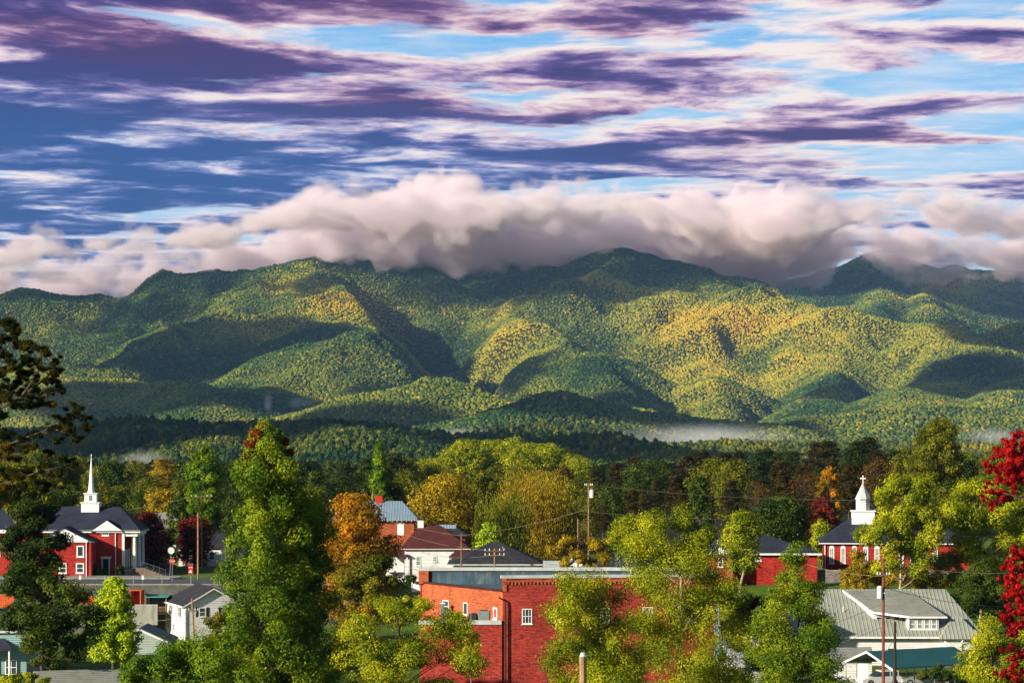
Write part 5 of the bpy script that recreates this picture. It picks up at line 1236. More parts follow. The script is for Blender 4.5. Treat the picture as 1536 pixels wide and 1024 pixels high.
# hero trees of the foreground and the town
hero('maple_tree', 'very tall dense green tree left of centre with reddish leaves near its top', 400, 205, 612, 232, 'broadcone', 'tall_maple_leaves', 170, 130000, .105, .10, 3, cs=.85, trunk_r=.4)
RT = [o for o in bpy.data.objects if o.get('label', '').startswith('very tall dense green tree')][0]
_g = RT.location; _cl = [(X_(a, 203) - _g[0], -1.0 + .3 * k, Z_(b_, 203) - _g[2], r * 203 / F) for k, (a, b_, r) in enumerate([(382,652,9),(374,668,9),(392,642,8),(368,684,8),(424,664,7),(430,680,7),(362,702,7)])]
_cr, _t = make_tree_mesh('round', 10, 1, 1, 0, 5200, .10, 77, clumps=_cl, limb=False)
LM['rust_red_leaves'] = leaf_mat('rust_red_leaves', [(0, (.05, .012, .004)), (.5, (.20, .035, .006)), (1, (.36, .10, .008))])
tag(np_mesh('upper_leaves', _cr[0], _cr[1], LM['rust_red_leaves'], RT, smooth=False, tint=_cr[2]), 'reddish brown leaves near the top')
hero('maple_tree', 'big dense green tree joined to the right side of the very tall one', 455, 208, 725, 150, 'oval', 'green_leaves', 70, 60000, .105, .12, 4, cs=.9)
px_tree('crape_myrtle', 'wide feathery yellow green tree at the bottom, left of the brick building', 600, 205, None, [(540,935,42),(585,915,34),(635,905,26),(560,990,48),(620,965,45),(665,950,36),(700,935,20),(695,985,34),(520,985,34),(700,960,24),(708,990,24),(684,925,18),(600,1030,50),(670,1030,42),(715,965,16)], 'yellow_green_leaves', 34000, .10, rs=7, bark='bark', dep=.35)
px_tree('locust_tree', 'leafy yellow green tree leaning over the brick wall, right of the small window', 900, 200, None, [(865,885,38),(900,905,45),(845,925,32),(875,965,50),(920,960,45),(840,985,30),(900,1015,50),(950,1010,48),(855,1030,30)], 'yellow_green_leaves', 36000, .10, rs=8, bark='pale_bark', dep=.4, trunk_r=.16)
px_tree('locust_tree', 'largest yellow green tree right of centre with a pale forked trunk', 1018, 214, None, [(940,795,26),(985,785,32),(1025,780,26),(950,830,36),(1000,830,48),(1045,810,28),(1055,850,36),(985,880,46),(1035,895,44),(960,925,34),(1015,945,46),(1065,930,40),(1090,900,30),(985,985,44),(1045,990,48),(1100,960,36),(1095,1010,46),(1030,1030,46),(925,810,18),(1075,880,26)], 'yellow_green_leaves', 62000, .10, rs=9, bark='pale_bark', dep=.4, trunk_r=.2)
px_tree('locust_tree', 'sparser green tree with dark branches in front of the white shed', 1120, 222, None, [(1110,905,24),(1135,935,26),(1105,965,26),(1150,985,30),(1120,1015,34),(1165,1020,30)], 'olive_leaves', 15000, .10, rs=10, dep=.4, trunk_r=.14)
px_tree('maple_tree', 'green tree dotted with red leaves in front of the navy hip roof', 1188, 205, None, [(1187,832,20),(1180,865,32),(1205,880,26),(1160,900,28),(1195,915,36),(1225,935,26),(1165,945,34),(1205,965,38),(1240,960,20),(1150,985,30),(1190,1000,42),(1230,1000,32),(1240,1025,28),(1165,1030,36)], 'tall_maple_leaves', 40000, .10, rs=11, dep=.45)
px_tree('shrub_tree', 'small yellow green tree at the bottom right in front of the shed', 1485, 205, None, [(1490,955,28),(1465,980,28),(1505,985,34),(1450,1010,24),(1485,1015,36),(1525,1010,34),(1530,965,26)], 'yellow_green_leaves', 22000, .10, rs=12, dep=.4)
px_tree('leafy_tree', 'dark green rounded tree at the bottom, under the white house', 265, 190, None, [(285,980,24),(250,992,30),(310,998,36),(215,1008,30),(270,1018,40),(330,1020,40),(190,1026,26),(360,1000,34),(345,965,18)], 'green_leaves', 36000, .10, rs=13, dep=.4)
px_tree('maple_tree', 'small branch tree with olive leaves beside the white house gable', 355, 225, None, [(320,938,13),(335,930,12),(345,948,16),(322,960,12)], 'olive_leaves', 7000, .09, rs=14, dep=.4, trunk_r=.1)
hero('young_maple', 'bright lime green young tree standing alone on the lawn', 171, 285, 864, 96, 'broadcone', 'bright_young_leaves', 60, 26000, .15, .17, 15, cs=.78)
hero('maple_tree', 'orange and gold autumn maple left of the blue roof', 532, 315, 735, 142, 'round', 'orange_leaves', 70, 36000, .17, .14, 16, cs=.85)
px_tree('maple_tree', 'olive green tree merging with the lower right of the orange maple', 560, 312, None, [(555,850,26),(580,840,14),(530,860,24),(560,885,24),(590,870,14),(520,885,18)], 'olive_leaves', 12000, .15, rs=17, dep=.5)
px_tree('hedge_shrub', 'low yellow green shrubs along the lawn left of the brick building', 600, 330, None, [(560,905,12),(585,898,9),(612,900,9),(635,905,10),(535,910,14),(650,915,8),(600,914,12),(620,917,12),(580,912,13),(640,922,10),(560,925,14)], 'yellow_green_leaves', 16000, .13, rs=18, cat='shrub', dep=.4, trunk_r=.08)
px_tree('box_shrub', 'small dark green upright shrub against the cream house wall', 615, 408, 884, [(611,875,5),(618,868,7),(625,876,5),(612,866,4)], 'conifer_leaves', 2600, .13, rs=19, cat='shrub', dep=.2, trunk_r=.05)
# yellow green spreading trees in front of the right church
px_tree('locust_tree', 'wide spreading yellow green tree in front of the right church', 1350, 300, None, [(1330,748,20),(1318,782,16),(1350,735,24),(1385,745,26),(1340,775,28),(1385,785,30),(1420,765,26),(1310,805,24),(1355,815,30),(1400,820,28),(1330,845,20),(1380,850,24)], 'yellow_green_leaves', 40000, .14, rs=21, bark='pale_bark', dep=.5, seed_sub=5)
px_tree('locust_tree', 'tall yellow green tree behind the crimson maple at the right edge', 1470, 305, None, [(1450,745,24),(1480,740,22),(1440,785,30),(1480,780,30),(1515,760,28),(1500,815,32),(1450,825,28),(1530,800,30),(1480,850,24),(1530,845,26),(1420,840,20),(1555,760,30)], 'yellow_green_leaves', 38000, .14, rs=22, bark='pale_bark', dep=.5, seed_sub=5)
px_tree('autumn_shrub', 'small gold and orange tree at the corner of the right church', 1300, 308, None, [(1290,838,13),(1278,860,15),(1302,858,17),(1322,850,13),(1290,880,15),(1325,874,16),(1270,875,11)], 'golden_leaves', 12000, .13, rs=23, dep=.5, trunk_r=.12)
px_tree('autumn_shrub', 'row of gold shrubs below the spreading tree at the right church', 1380, 306, None, [(1335,866,15),(1355,870,16),(1380,874,16),(1405,870,16),(1430,866,16),(1350,850,14),(1375,850,14),(1410,850,15),(1435,848,14)], 'golden_leaves', 10000, .13, rs=24, cat='shrub', dep=.5, trunk_r=.08)
px_tree('cedar_tree', 'dark green cedars behind the right end of the dormer house', 1478, 298, None, [(1458,865,18),(1485,860,22),(1515,864,20),(1470,890,22),(1500,892,24),(1530,895,22),(1460,912,16),(1495,918,22),(1525,925,20),(1440,880,14)], 'conifer_leaves', 30000, .13, rs=25, dep=.5, trunk_r=.15)
hero('ash_tree', 'pale yellow small tree above the white gable, right of centre', 1112, 318, 765, 60, 'round', 'yellow_green_leaves', 22, 9000, .15, .35, 26, bark='pale_bark')
hero('holly_tree', 'broad dark green evergreen behind the navy hip roof', 1172, 362, 742, 105, 'round', 'conifer_leaves', 46, 20000, .18, .08, 27, cs=.8)
hero('arborvitae', 'dark columnar evergreen right of centre, behind the largest yellow green tree', 1050, 395, 710, 56, 'column', 'conifer_leaves', 40, 13000, .2, .05, 28, cs=.75)
hero('tulip_tree', 'huge conical olive brown tree rising above the forest at the right', 1405, 470, 624, 118, 'oval', 'olive_leaves', 130, 46000, .2, .04, 29, cs=.72)
hero('tulip_tree', 'tall bright green pointed tree behind the blue roof', 569, 480, 661, 56, 'cone', 'green_leaves', 60, 17000, .22, .08, 30, cs=.85)
hero('oak_tree', 'large yellow olive tree right of the blue roof', 668, 462, 712, 115, 'round', 'golden_leaves', 60, 24000, .22, .08, 31, cs=.9)
hero('oak_tree', 'large olive green tree left of the willow in the middle of the woods', 715, 480, 702, 95, 'round', 'olive_leaves', 50, 18000, .22, .08, 32, cs=.9)
hero('willow_tree', 'golden weeping willow in the middle of the town woods', 800, 440, 722, 105, 'willow', 'golden_leaves', 50, 30000, .26, .10, 33, k_ar=2.4)
hero('willow_tree', 'olive weeping willow drooping beside the golden one', 752, 425, 748, 80, 'willow', 'olive_leaves', 40, 22000, .26, .10, 34, k_ar=2.4)
hero('birch_tree', 'small bright yellow green tree right of the maroon roof', 733, 405, 780, 44, 'round', 'bright_young_leaves', 18, 7000, .18, .15, 35)
px_tree('autumn_tree', 'thin gold leaved tree in front of the small white gable', 855, 300, None, [(850,815,14),(832,828,12),(865,830,14),(888,822,15),(905,835,15),(845,845,9),(885,850,12)], 'golden_leaves', 9000, .13, rs=36, dep=.5, trunk_r=.1)
hero('yew_tree', 'dark green bush right of the left church roof, under the red maple', 240, 400, 800, 44, 'round', 'conifer_leaves', 22, 8000, .18, .05, 37)
hero('copper_beech', 'dark red tree at the right end of the left church roof', 224, 392, 766, 58, 'round', 'dark_red_leaves', 36, 13000, .17, .1, 38)
hero('copper_beech', 'wine red tree behind the two poles left of the very tall tree', 289, 398, 772, 56, 'round', 'dark_red_leaves', 34, 12000, .17, .12, 39)
hero('hickory_tree', 'golden yellow tree above the left church roof end', 243, 440, 733, 62, 'round', 'golden_leaves', 34, 12000, .2, .1, 40)
hero('tulip_tree', 'tall yellow topped green tree just left of the very tall tree', 306, 430, 664, 74, 'oval', 'green_leaves', 64, 22000, .2, .08, 41, cs=.85)
hero('poplar_tree', 'dark green tree behind the wine red maple and the poles', 268, 415, 738, 40, 'column', 'conifer_leaves', 30, 9000, .2, .08, 42)
hero('oak_tree', 'russet orange oak against the dark forest left of the cross steeple', 1243, 420, 698, 50, 'oval', 'orange_leaves', 30, 9000, .2, .2, 43, cs=.6, twig=True)
hero('oak_tree', 'dark red brown oak behind the navy roof left of the cross steeple', 1232, 400, 745, 54, 'round', 'dark_red_leaves', 30, 9000, .2, .15, 44, cs=.7)
hero('maple_tree', 'small yellow green tree at the left eave of the right church', 1232, 352, 778, 34, 'round', 'yellow_green_leaves', 18, 5000, .16, .1, 45)
px_tree('shrub_bush', 'deep maroon shrubs between the brick building and the white shed', 1110, 290, None, [(1095,905,13),(1120,915,15),(1145,905,13),(1105,935,13),(1135,935,14),(1090,885,8)], 'dark_red_leaves', 9000, .13, rs=46, cat='shrub', dep=.6, trunk_r=.08)
px_tree('foundation_shrub', 'dark clipped bushes beside the door of the left church', 148, 377.5, 864, [(143,851,7),(149,856,6),(141,859,5),(157,861,4),(178,852,7),(181,858,6)], 'conifer_leaves', 3500, .12, rs=47, cat='shrub', dep=.1, trunk_r=.05)
px_tree('dark_shrub', 'low dark shrubs under the green carport roof', 1400, 252, None, [(1385,1012,9),(1405,1008,11),(1425,1012,10),(1440,1016,9)], 'conifer_leaves', 5000, .1, rs=48, cat='shrub', dep=.3, trunk_r=.05)
px_tree('garden_bush', 'light green bush at the bottom edge below the teal house', 30, 215, None, [(20,1022,14),(45,1018,12),(65,1025,12),(5,1026,14)], 'yellow_green_leaves', 6000, .09, rs=49, cat='shrub', dep=.3, trunk_r=.05)
px_tree('spruce_tree', 'small dark evergreen behind the bright young tree', 134, 322, None, [(134,925,9),(138,940,12),(130,955,13),(142,960,12)], 'conifer_leaves', 6000, .12, rs=50, dep=.3, trunk_r=.1)
# left: large dark tree below the pine
px_tree('oak_tree', 'big dark green tree with a rounded crown hanging over the lower left', 70, 235, None, [(40,885,36),(80,880,34),(110,900,30),(20,930,34),(60,925,44),(100,935,40),(140,915,24),(60,960,34),(105,965,28),(20,865,30),(145,945,20),(70,990,24)], 'conifer_leaves', 22000, .15, rs=51, dep=.5, seed_sub=5)
px_tree('oak_tree', 'dark green tree in front of the left church wing', 60, 240, None, [(50,790,26),(75,815,26),(40,830,30),(85,845,20),(70,770,18),(30,770,26),(15,810,26),(50,860,24)], 'pine_needles', 22000, .14, rs=52, dep=.5, seed_sub=5)
px_tree('oak_tree', 'olive green tree top behind the steeple church at the far left', 30, 300, None, [(10,735,26),(45,745,24),(70,755,16),(-20,745,30),(30,770,22),(70,775,14)], 'olive_leaves', 20000, .16, rs=53, dep=.5, seed_sub=5)
# near pine entering from the left edge: boughs of needle tufts on crooked limbs
def near_pine():
    D = 92.; x0 = X_(-70, D); g = gz(x0, D) - .2
    T = thing('pine_tree', 'near pine with dark tufted boughs reaching in from the left edge', 'tree', x0, D, g)
    r_ = np.random.default_rng(71)
    tufts = [(8,480,15),(22,492,14),(6,510,18),(30,515,15),(14,540,20),(38,535,12),(-6,560,22),(24,556,14),(-20,520,24),(-25,600,26),
             (52,520,12),(66,528,14),(80,545,11),(55,545,13),(72,556,13),(46,560,10),(84,560,8),(32,562,12),(64,572,13),(44,580,12),(78,575,10),(20,575,13),
             (90,583,9),(72,588,11),(50,592,13),(28,590,14),(8,595,14),(60,606,12),(82,604,8),(38,610,11),(15,605,12),(-10,625,20),
             (120,612,9),(108,622,11),(126,626,9),(96,632,11),(112,640,11),(86,626,9),(76,642,9),(128,640,8),(98,650,10),(60,650,10),(40,655,12),(20,650,14),(5,662,16),(115,655,8),(84,662,10),(50,672,13),(25,680,16),(72,680,12),(95,690,12),(110,700,9),(60,700,14),(30,705,18),(0,700,22),(85,712,12),(45,725,16),(15,735,20),(100,722,9),(70,735,12)]
    cl = []
    for (a, b_, rp) in tufts:
        R0 = rp * D / F
        for j in range(6):
            o_ = r_.normal(0, 1, 3) * R0 * .55
            cl.append((X_(a, D) - x0 + o_[0], o_[1] * 2.2 + r_.normal(0, .35), Z_(b_, D) - g + o_[2] * .7, R0 * r_.uniform(.26, .5), .6))
    crown, _tm = make_tree_mesh('needle', 10, 1, 1, 0, 95000, .085, 72, clumps=cl, limb=False, k_ar=5.0)
    np_mesh('crown', crown[0], crown[1], LM['near_pine_needles'], T, smooth=False, tint=crown[2])
    q = MB(); H = Z_(440, D) - g
    q.tube([(0, 0, -1), (.1, 0, H * .4), (-.1, .1, H * .8), (0, 0, H)], [.32, .26, .16, .08], 10)
    for line in ([(-70,560),(-20,545),(10,520),(25,495)], [(-70,640),(-10,615),(40,590),(75,560),(85,548)], [(-60,690),(0,668),(40,655),(75,641),(100,632),(122,618)], [(-60,640),(0,600),(50,596),(85,586)], [(-60,740),(10,722),(60,705),(105,695)], [(75,641),(95,645),(112,650)], [(40,590),(55,560),(62,535)], [(-60,600),(0,560),(30,535)]):
        pts = [(X_(a, D) - x0, r_.normal(0, .25), Z_(b_, D) - g - .05) for a, b_ in line]
        q.tube(pts, [.055 - .035 * i / (len(pts) - 1) for i in range(len(pts))], 6)
        for p0, p1 in zip(pts[:-1], pts[1:]):
            for _k in range(4):
                b0 = Vector(p0).lerp(Vector(p1), r_.uniform(0, 1)); q.tube([b0, b0 + Vector((r_.normal(0, .16) + .12, r_.normal(0, .2), r_.normal(.05, .14)))], [.022, .008], 4)
    q.build('trunk', M['bark'], T, smooth=True, fix=False)
near_pine()
def limb_tree(D, label, lines, foot, tufts, leafm, nleaf, leaf, name, rs, x0px, bark='bark'):
    x0 = X_(x0px, D); g = gz(x0, D) - .2; r_ = np.random.default_rng(rs)
    T = thing(name, label, 'tree', x0, D, g); cl = []
    for (a, b_, rp) in tufts:
        R0 = rp * D / F
        for j in range(9):
            o_ = r_.normal(0, 1, 3) * R0 * .62
            cl.append((X_(a, D) - x0 + o_[0], o_[1] * 1.8, Z_(b_, D) - g + o_[2], R0 * r_.uniform(.32, .66), .7))
    crown, _tm = make_tree_mesh('round', 10, 1, 1, 0, nleaf, leaf, rs, clumps=cl, limb=False)
    np_mesh('crown', crown[0], crown[1], LM[leafm], T, smooth=False, tint=crown[2])
    q = MB(); H = max(c_[2] for c_ in cl); q.tube([(0, 0, -1), (.1, 0, H * .5), (0, 0, H)], [.3, .22, .08], 10)
    for line in lines:
        pts = [(X_(a, D) - x0, r_.normal(0, .2), Z_(b_, D) - g) for a, b_ in line]; pts[0] = (0, 0, pts[0][2]); q.tube(pts, [.09 - .065 * i / (len(pts) - 1) for i in range(len(pts))], 6)
    q.build('trunk', M[bark], T, smooth=True, fix=False)
limb_tree(120., 'crimson red maple whose bright branches hang in from the right edge', [[(1600,740),(1540,700),(1500,675)], [(1600,790),(1540,750),(1490,735)], [(1600,920),(1550,880),(1520,850)], [(1600,980),(1545,960),(1515,1000)]], None,
 [(1512,668,14),(1530,660,14),(1498,682,11),(1520,690,16),(1538,685,16),(1487,700,8),(1503,705,10),(1500,722,9),(1520,715,12),(1540,710,12),(1485,735,8),(1497,742,9),(1512,735,10),(1478,745,6),(1492,756,7),(1510,750,6),
  (1535,835,14),(1522,828,9),(1515,850,9),(1530,862,13),(1512,872,8),(1525,885,11),(1510,895,7),(1535,905,13),(1520,915,10),(1508,925,6),(1530,935,14),(1518,950,9),(1505,1010,8),(1520,1000,10),(1535,985,12),(1515,975,7),(1532,1015,12),(1550,690,16)], 'crimson_leaves', 34000, .060, 'maple_tree', 81, 1620)
# ---------------------------------------------------------------- forest belt behind the town: every tree its own object, shapes shared
shapes = {}
def shape(key, kind, H, Wd, base, ncl, nleaf, leaf, rs, **kw):
    (V, Fq, tint), tm = make_tree_mesh(kind, H, Wd, H * base, ncl, nleaf, leaf, rs, **kw)
    a = np_mesh('crown', V, Fq, LM['green_leaves'], smooth=False, tint=tint); b_ = tm.build('trunk', M['bark'], smooth=True, fix=False)
    shapes[key] = (a.data, b_.data, H); bpy.data.objects.remove(a); bpy.data.objects.remove(b_)
for i in range(3):
    shape('pine%d' % i, 'pine', 18, 8.5 + i, .28, 46, 7500, .30, 200 + i, cs=1.15, k_ar=1.3)
    shape('round%d' % i, 'round', 16, 12 + i, .10, 48, 9000, .30, 210 + i, cs=.85)
    shape('oval%d' % i, 'oval', 18, 10 + .6 * i, .08, 50, 8500, .30, 220 + i, cs=.85)
shape('bare0', 'spread', 15, 9, .3, 34, 1500, .22, 230, twig=True, cs=.8); shape('bare1', 'oval', 16, 8, .3, 34, 2200, .22, 231, twig=True, cs=.8)
KN = {'pine': ('pine_tree', 'pine'), 'roun': ('broadleaf_tree', 'rounded tree'), 'oval': ('broadleaf_tree', 'tall oval tree'), 'bare': ('thin_tree', 'half bare tree')}
CN = {'pine_needles': 'dark green', 'brown_pine_needles': 'brownish', 'olive_leaves': 'olive', 'green_leaves': 'green', 'golden_leaves': 'golden', 'orange_leaves': 'orange', 'russet_leaves': 'russet', 'yellow_green_leaves': 'yellow green', 'conifer_leaves': 'deep green', 'dark_red_leaves': 'dark red'}
PLACE = [(0, 90, 'at the far left edge'), (90, 180, 'behind the needle steeple'), (180, 265, 'right of the left church'), (265, 350, 'behind the two left poles'), (350, 470, 'behind the tallest green tree'),
         (470, 545, 'behind the orange maple'), (545, 635, 'behind the blue metal roof'), (635, 720, 'behind the yellow olive oak'), (720, 800, 'behind the weeping willows'), (800, 870, 'right of the golden willow'), (870, 930, 'behind the transformer pole'),
         (930, 1030, 'above the forked pale trunk'), (1030, 1110, 'behind the columnar evergreen'), (1110, 1200, 'above the navy hip roof'), (1200, 1270, 'left of the cross steeple'), (1270, 1340, 'behind the cross steeple'), (1340, 1450, 'beside the huge conical tree'), (1450, 1537, 'behind the crimson maple'), (-200, 0, 'just outside the left edge'), (1537, 1800, 'just outside the right edge')]
TOPS = [(-200,660),(0,662),(130,684),(200,692),(260,684),(340,690),(430,688),(470,676),(530,672),(640,682),(700,700),(880,694),(960,684),(1060,674),(1130,660),(1200,664),(1260,652),(1310,642),(1350,662),(1460,668),(1536,662),(1800,660)]
belt = []
rb = np.random.default_rng(314)
def belt_tree(px, D, py_top, key, col):
    cd, td, H0 = shapes[key]; x = X_(px, D); g = gz(x, D) - .15; H = Z_(py_top, D) - g; s_ = H / H0
    if s_ < .3: return
    w_ = s_ * rb.uniform(.85, 1.2) if s_ < 1.3 else s_ * .95
    nm, kd = KN[key[:4]]; T = thing(nm, None, 'tree', x, D, g, float(rb.uniform(0, 360))); T.scale = (w_, w_, s_)
    for nm2, dt, mt_ in (('crown', cd, LM[col]), ('trunk', td, M['bark'])):
        o = bpy.data.objects.new(nm2, dt); COL.objects.link(o); o.parent = T
        o.material_slots[0].link = 'OBJECT'; o.material_slots[0].material = mt_
    belt.append((T, px, D, CN[col], kd, H))
def species(px, row):
    u = rb.uniform()
    if px < 265: return ('roun' if u < .6 else 'pine', 'olive_leaves' if u < .45 else 'conifer_leaves' if u < .8 else 'golden_leaves')
    if px < 430: return ('oval' if u < .6 else 'roun', 'olive_leaves' if u < .6 else 'conifer_leaves')
    if px < 640: return ('pine' if u < .6 else 'roun', 'conifer_leaves' if u < .55 else 'pine_needles' if u < .85 else 'olive_leaves')
    if px < 890: return ('roun' if u < .8 else 'oval', 'olive_leaves' if u < .6 else 'golden_leaves' if u < .85 else 'russet_leaves')
    if px < 1110: return ('pine' if u < .75 else 'roun', 'brown_pine_needles' if u < .6 else 'olive_leaves' if u < .85 else 'conifer_leaves')
    if px < 1350:
        if row == 2: return ('bare' if u < .6 else 'pine', 'russet_leaves' if u < .5 else 'golden_leaves' if u < .6 else 'brown_pine_needles')
        return ('pine', 'pine_needles' if u < .55 else 'brown_pine_needles')
    return ('roun' if u < .7 else 'pine', 'olive_leaves' if u < .6 else 'pine_needles')
for row, (D_, st, dpy) in enumerate(((760, 30, 0), (620, 33, 16), (520, 36, 42))):
    px = -190.
    while px < 1760:
        p_ = px + rb.uniform(-10, 10); D2 = D_ + rb.uniform(-55, 45)
        top = float(np.interp(p_, [a for a, _b in TOPS], [b_ for _a, b_ in TOPS])) + dpy + rb.uniform(-3, 14 if row == 0 else 24)
        k, c_ = species(p_, row); n_ = 2 if k == 'bare' else 3
        if not (row == 2 and (p_ < 10 or 640 < p_ < 690)): belt_tree(p_, D2, top, k + ('' if k != 'roun' else 'd') + str(rb.integers(n_)), c_)
        px += st * rb.uniform(.75, 1.25)
# bright grove on its knoll beyond the woods
for i in range(60):
    f = rb.uniform(-1, 1); D2 = 900 + rb.uniform(-25, 60)
    px = 755 + 118 * f; rise = math.sqrt(max(0, 1 - (f * .97) ** 2)); yy = 700 - 48 * rise + rb.uniform(0, 12) + (i % 3) * 9
    belt_tree(px, D2, yy, 'round%d' % rb.integers(3), 'yellow_green_leaves')
GROVE = {}
seen = {}
for T, px, D2, cn, kd, H in sorted(belt, key=lambda b_: b_[1]):
    row = 'sunlit grove' if D2 > 870 else 'front row' if D2 < 560 else 'middle row' if D2 < 680 else 'back row'
    if row == 'sunlit grove':
        pl = 'in the sunlit grove beyond the woods'; T['group'] = 'trees of the sunlit grove'
    else:
        pl = [c_ for a, b_, c_ in PLACE if a <= px < b_][0]; pl = 'in the %s %s' % (row, pl); T['group'] = 'trees of the wood behind the town'
    key = (cn, kd, pl); seen.setdefault(key, []).append(T)
ORD = ['leftmost', 'second', 'third', 'fourth', 'fifth', 'sixth', 'seventh', 'eighth', 'ninth', 'tenth']
for (cn, kd, pl), ts in seen.items():
    if len(ts) == 1: ts[0]['label'] = '%s %s %s' % (cn, kd, pl)
    elif len(ts) <= 10:
        for i, T in enumerate(ts): T['label'] = '%s %s%s %s %s' % (ORD[i], 'of the ' if i == 0 else '', cn + ' ' + kd + ('s' if i == 0 else ''), 'from left' if i else '', pl); T['label'] = ' '.join(T['label'].split())
    else:
        for T in ts: T['label'] = '%s %s %s' % (cn, kd, pl)
print('belt', len(belt))
# mist in the valley: a few thin volumes
def mist(name, label, px, py, D, wp, hp, dens, dy=200, sc=.007):
    m, t, out = mat_new(name + '_mat')
    tc_ = t.new('ShaderNodeTexCoord'); p_ = tc_.outputs['Object']
    ln = t.n.new('ShaderNodeVectorMath'); ln.operation = 'LENGTH'; t.l.new(p_, ln.inputs[0])
    g_ = t.new('ShaderNodeNewGeometry'); nn = t.noise(g_.outputs['Position'], sc, 4.0, .6)
    f = t.mr(t.m('ADD', ln.outputs['Value'], t.m('MULTIPLY', t.m('SUBTRACT', nn, .5), 1.3)), 1.0, .15)
    f = t.m('MULTIPLY', f, t.mr(nn, .38, .66))
    pv = t.new('ShaderNodeVolumePrincipled'); pv.inputs['Color'].default_value = (.95, .97, 1, 1)
    t.l.new(t.m('MULTIPLY', f, dens), pv.inputs['Density']); t.l.new(pv.outputs[0], out.inputs['Volume'])
    m.cycles.volume_step_rate = .5
    V, Fc = ico(3); o = np_mesh(name, V * 1.02, Fc, m); o.location = W(px, py, D).tolist(); o.scale = (wp * D / F, dy, hp * D / F)
    return tag(o, label, 'mist', kind='stuff')
mist('valley_mist', 'white mist lying over the sunlit valley fields on the right', 1050, 658, 4300, 190, 30, .0045, 420)
mist('valley_mist', 'thin mist left of the bright valley band', 690, 652, 4000, 130, 14, .004, 300)
mist('valley_mist', 'pale mist patch between the wood and the left foothill', 218, 690, 2200, 42, 20, .009, 120, .01)
mist('smoke_wisp', 'thin upright wisp of smoke over the left valley', 402, 602, 5000, 8, 20, .03, 40, .02)
mist('smoke_wisp', 'slanting wisp of mist beside the upright smoke', 452, 604, 5200, 26, 12, .022, 60, .01)
mist('valley_mist', 'faint mist near the right edge of the valley', 1490, 655, 4200, 60, 18, .006, 200)
# ---------------------------------------------------------------- air: haze box, cloud bank on the crest, passing clouds overhead
def box_mesh(name, x0, x1, y0, y1, z0, z1, mat, parent=None):
    V = [(x, y, z) for z in (z0, z1) for y in (y0, y1) for x in (x0, x1)]
    Fq = [(0, 2, 3, 1), (4, 5, 7, 6), (0, 1, 5, 4), (2, 6, 7, 3), (0, 4, 6, 2), (1, 3, 7, 5)]
    return np_mesh(name, V, Fq, mat, parent, smooth=False)
m, t, out = mat_new('haze_mat')
pv = t.new('ShaderNodeVolumePrincipled'); pv.inputs['Color'].default_value = (0.27, 0.52, 0.94, 1); pv.inputs['Density'].default_value = HAZE_D; pv.inputs['Anisotropy'].default_value = 0.0
t.l.new(pv.outputs[0], out.inputs['Volume'])
tag(box_mesh('haze', -9000, 9000, -200, 15800, float(Z.min()) - 1.5, 1160, m), 'thin blue morning haze over the valley and mountains', 'haze', kind='stuff')
# cloud bank: a closed hull following the crest, filled with a noisy cloud
BX0, BX1 = -150.0, 1700.0
TOP = [(-150,372),(0,350),(60,345),(130,345),(200,335),(260,338),(330,318),(400,300),(460,278),(510,268),(600,262),(700,264),(800,268),(900,274),(980,280),(1040,276),(1090,268),(1150,275),(1200,290),(1250,292),(1300,278),(1345,272),(1375,280),(1400,274),(1430,280),(1460,298),(1500,298),(1536,292),(1700,300)]
BOT = [(-150,445),(0,438),(60,434),(150,425),(250,412),(330,408),(400,398),(450,388),(520,384),(560,402),(600,410),(640,396),(680,420),(720,412),(780,388),(860,384),(930,372),(975,382),(1020,410),(1080,428),(1140,432),(1200,420),(1255,396),(1285,376),(1320,358),(1350,360),(1400,378),(1450,384),(1536,388),(1700,392)]
DC = 8200.0
def interp(tab, px): return float(np.interp(px, [a for a, _ in tab], [b for _, b in tab]))
def zc(py): return (HZ - py) * DC / F
m, t, out = mat_new('mountain_cloud_mat')
g_ = t.new('ShaderNodeNewGeometry'); p_ = g_.outputs['Position']; s3 = t.sep(p_)
# undo perspective: shape is defined at the bank's own distance
nx = t.m('DIVIDE', t.m('SUBTRACT', s3[0], (BX0 - 768) * DC / F), (BX1 - BX0) * DC / F)
ZL, ZH = 300.0, 900.0
def tabc(tab): return [((a - BX0) / (BX1 - BX0), (zc(b) - ZL) / (ZH - ZL)) for a, b in tab]
topz = t.m('MULTIPLY_ADD', t.curve(nx, tabc(TOP)), ZH - ZL, ZL)
botz = t.m('MULTIPLY_ADD', t.curve(nx, tabc(BOT)), ZH - ZL, ZL)
dy = t.m('DIVIDE', t.m('SUBTRACT', s3[1], DC), 620.0)
dome = t.m('MULTIPLY', t.m('MULTIPLY', dy, dy), 70.0)
a1 = t.m('SUBTRACT', t.m('SUBTRACT', topz, s3[2]), dome)
a2 = t.m('ADD', t.m('SUBTRACT', s3[2], botz), t.mr(dy, 0.1, 0.7, 0.0, 110.0))
e1 = t.m('MINIMUM', t.m('ADD', a1, -62.0), t.m('MULTIPLY', t.m('ADD', a2, -92.0), 1.3))
nn = t.noise(t.vm('ADD', t.vm('MULTIPLY', p_, (1.0, 1.0, 1.25)), (100.0, 0, 40.0)), 0.0046, 5.0, 0.6)
nbig = t.noise(p_, 0.0016, 1.0, 0.5)
env = t.m('ADD', e1, t.m('MULTIPLY', t.m('SUBTRACT', nn, 0.5), 300.0))
env = t.m('ADD', env, t.m('MULTIPLY', t.m('SUBTRACT', nbig, 0.5), 110.0))
vor = t.new('ShaderNodeTexVoronoi'); vor.feature = 'SMOOTH_F1'; vor.inputs['Scale'].default_value = 0.0105; t.l.new(t.vm('ADD', p_, t.vm('SCALE', t.noise(p_, 0.006, 2.0, 0.5, col=True), 90.0)), vor.inputs['Vector'])
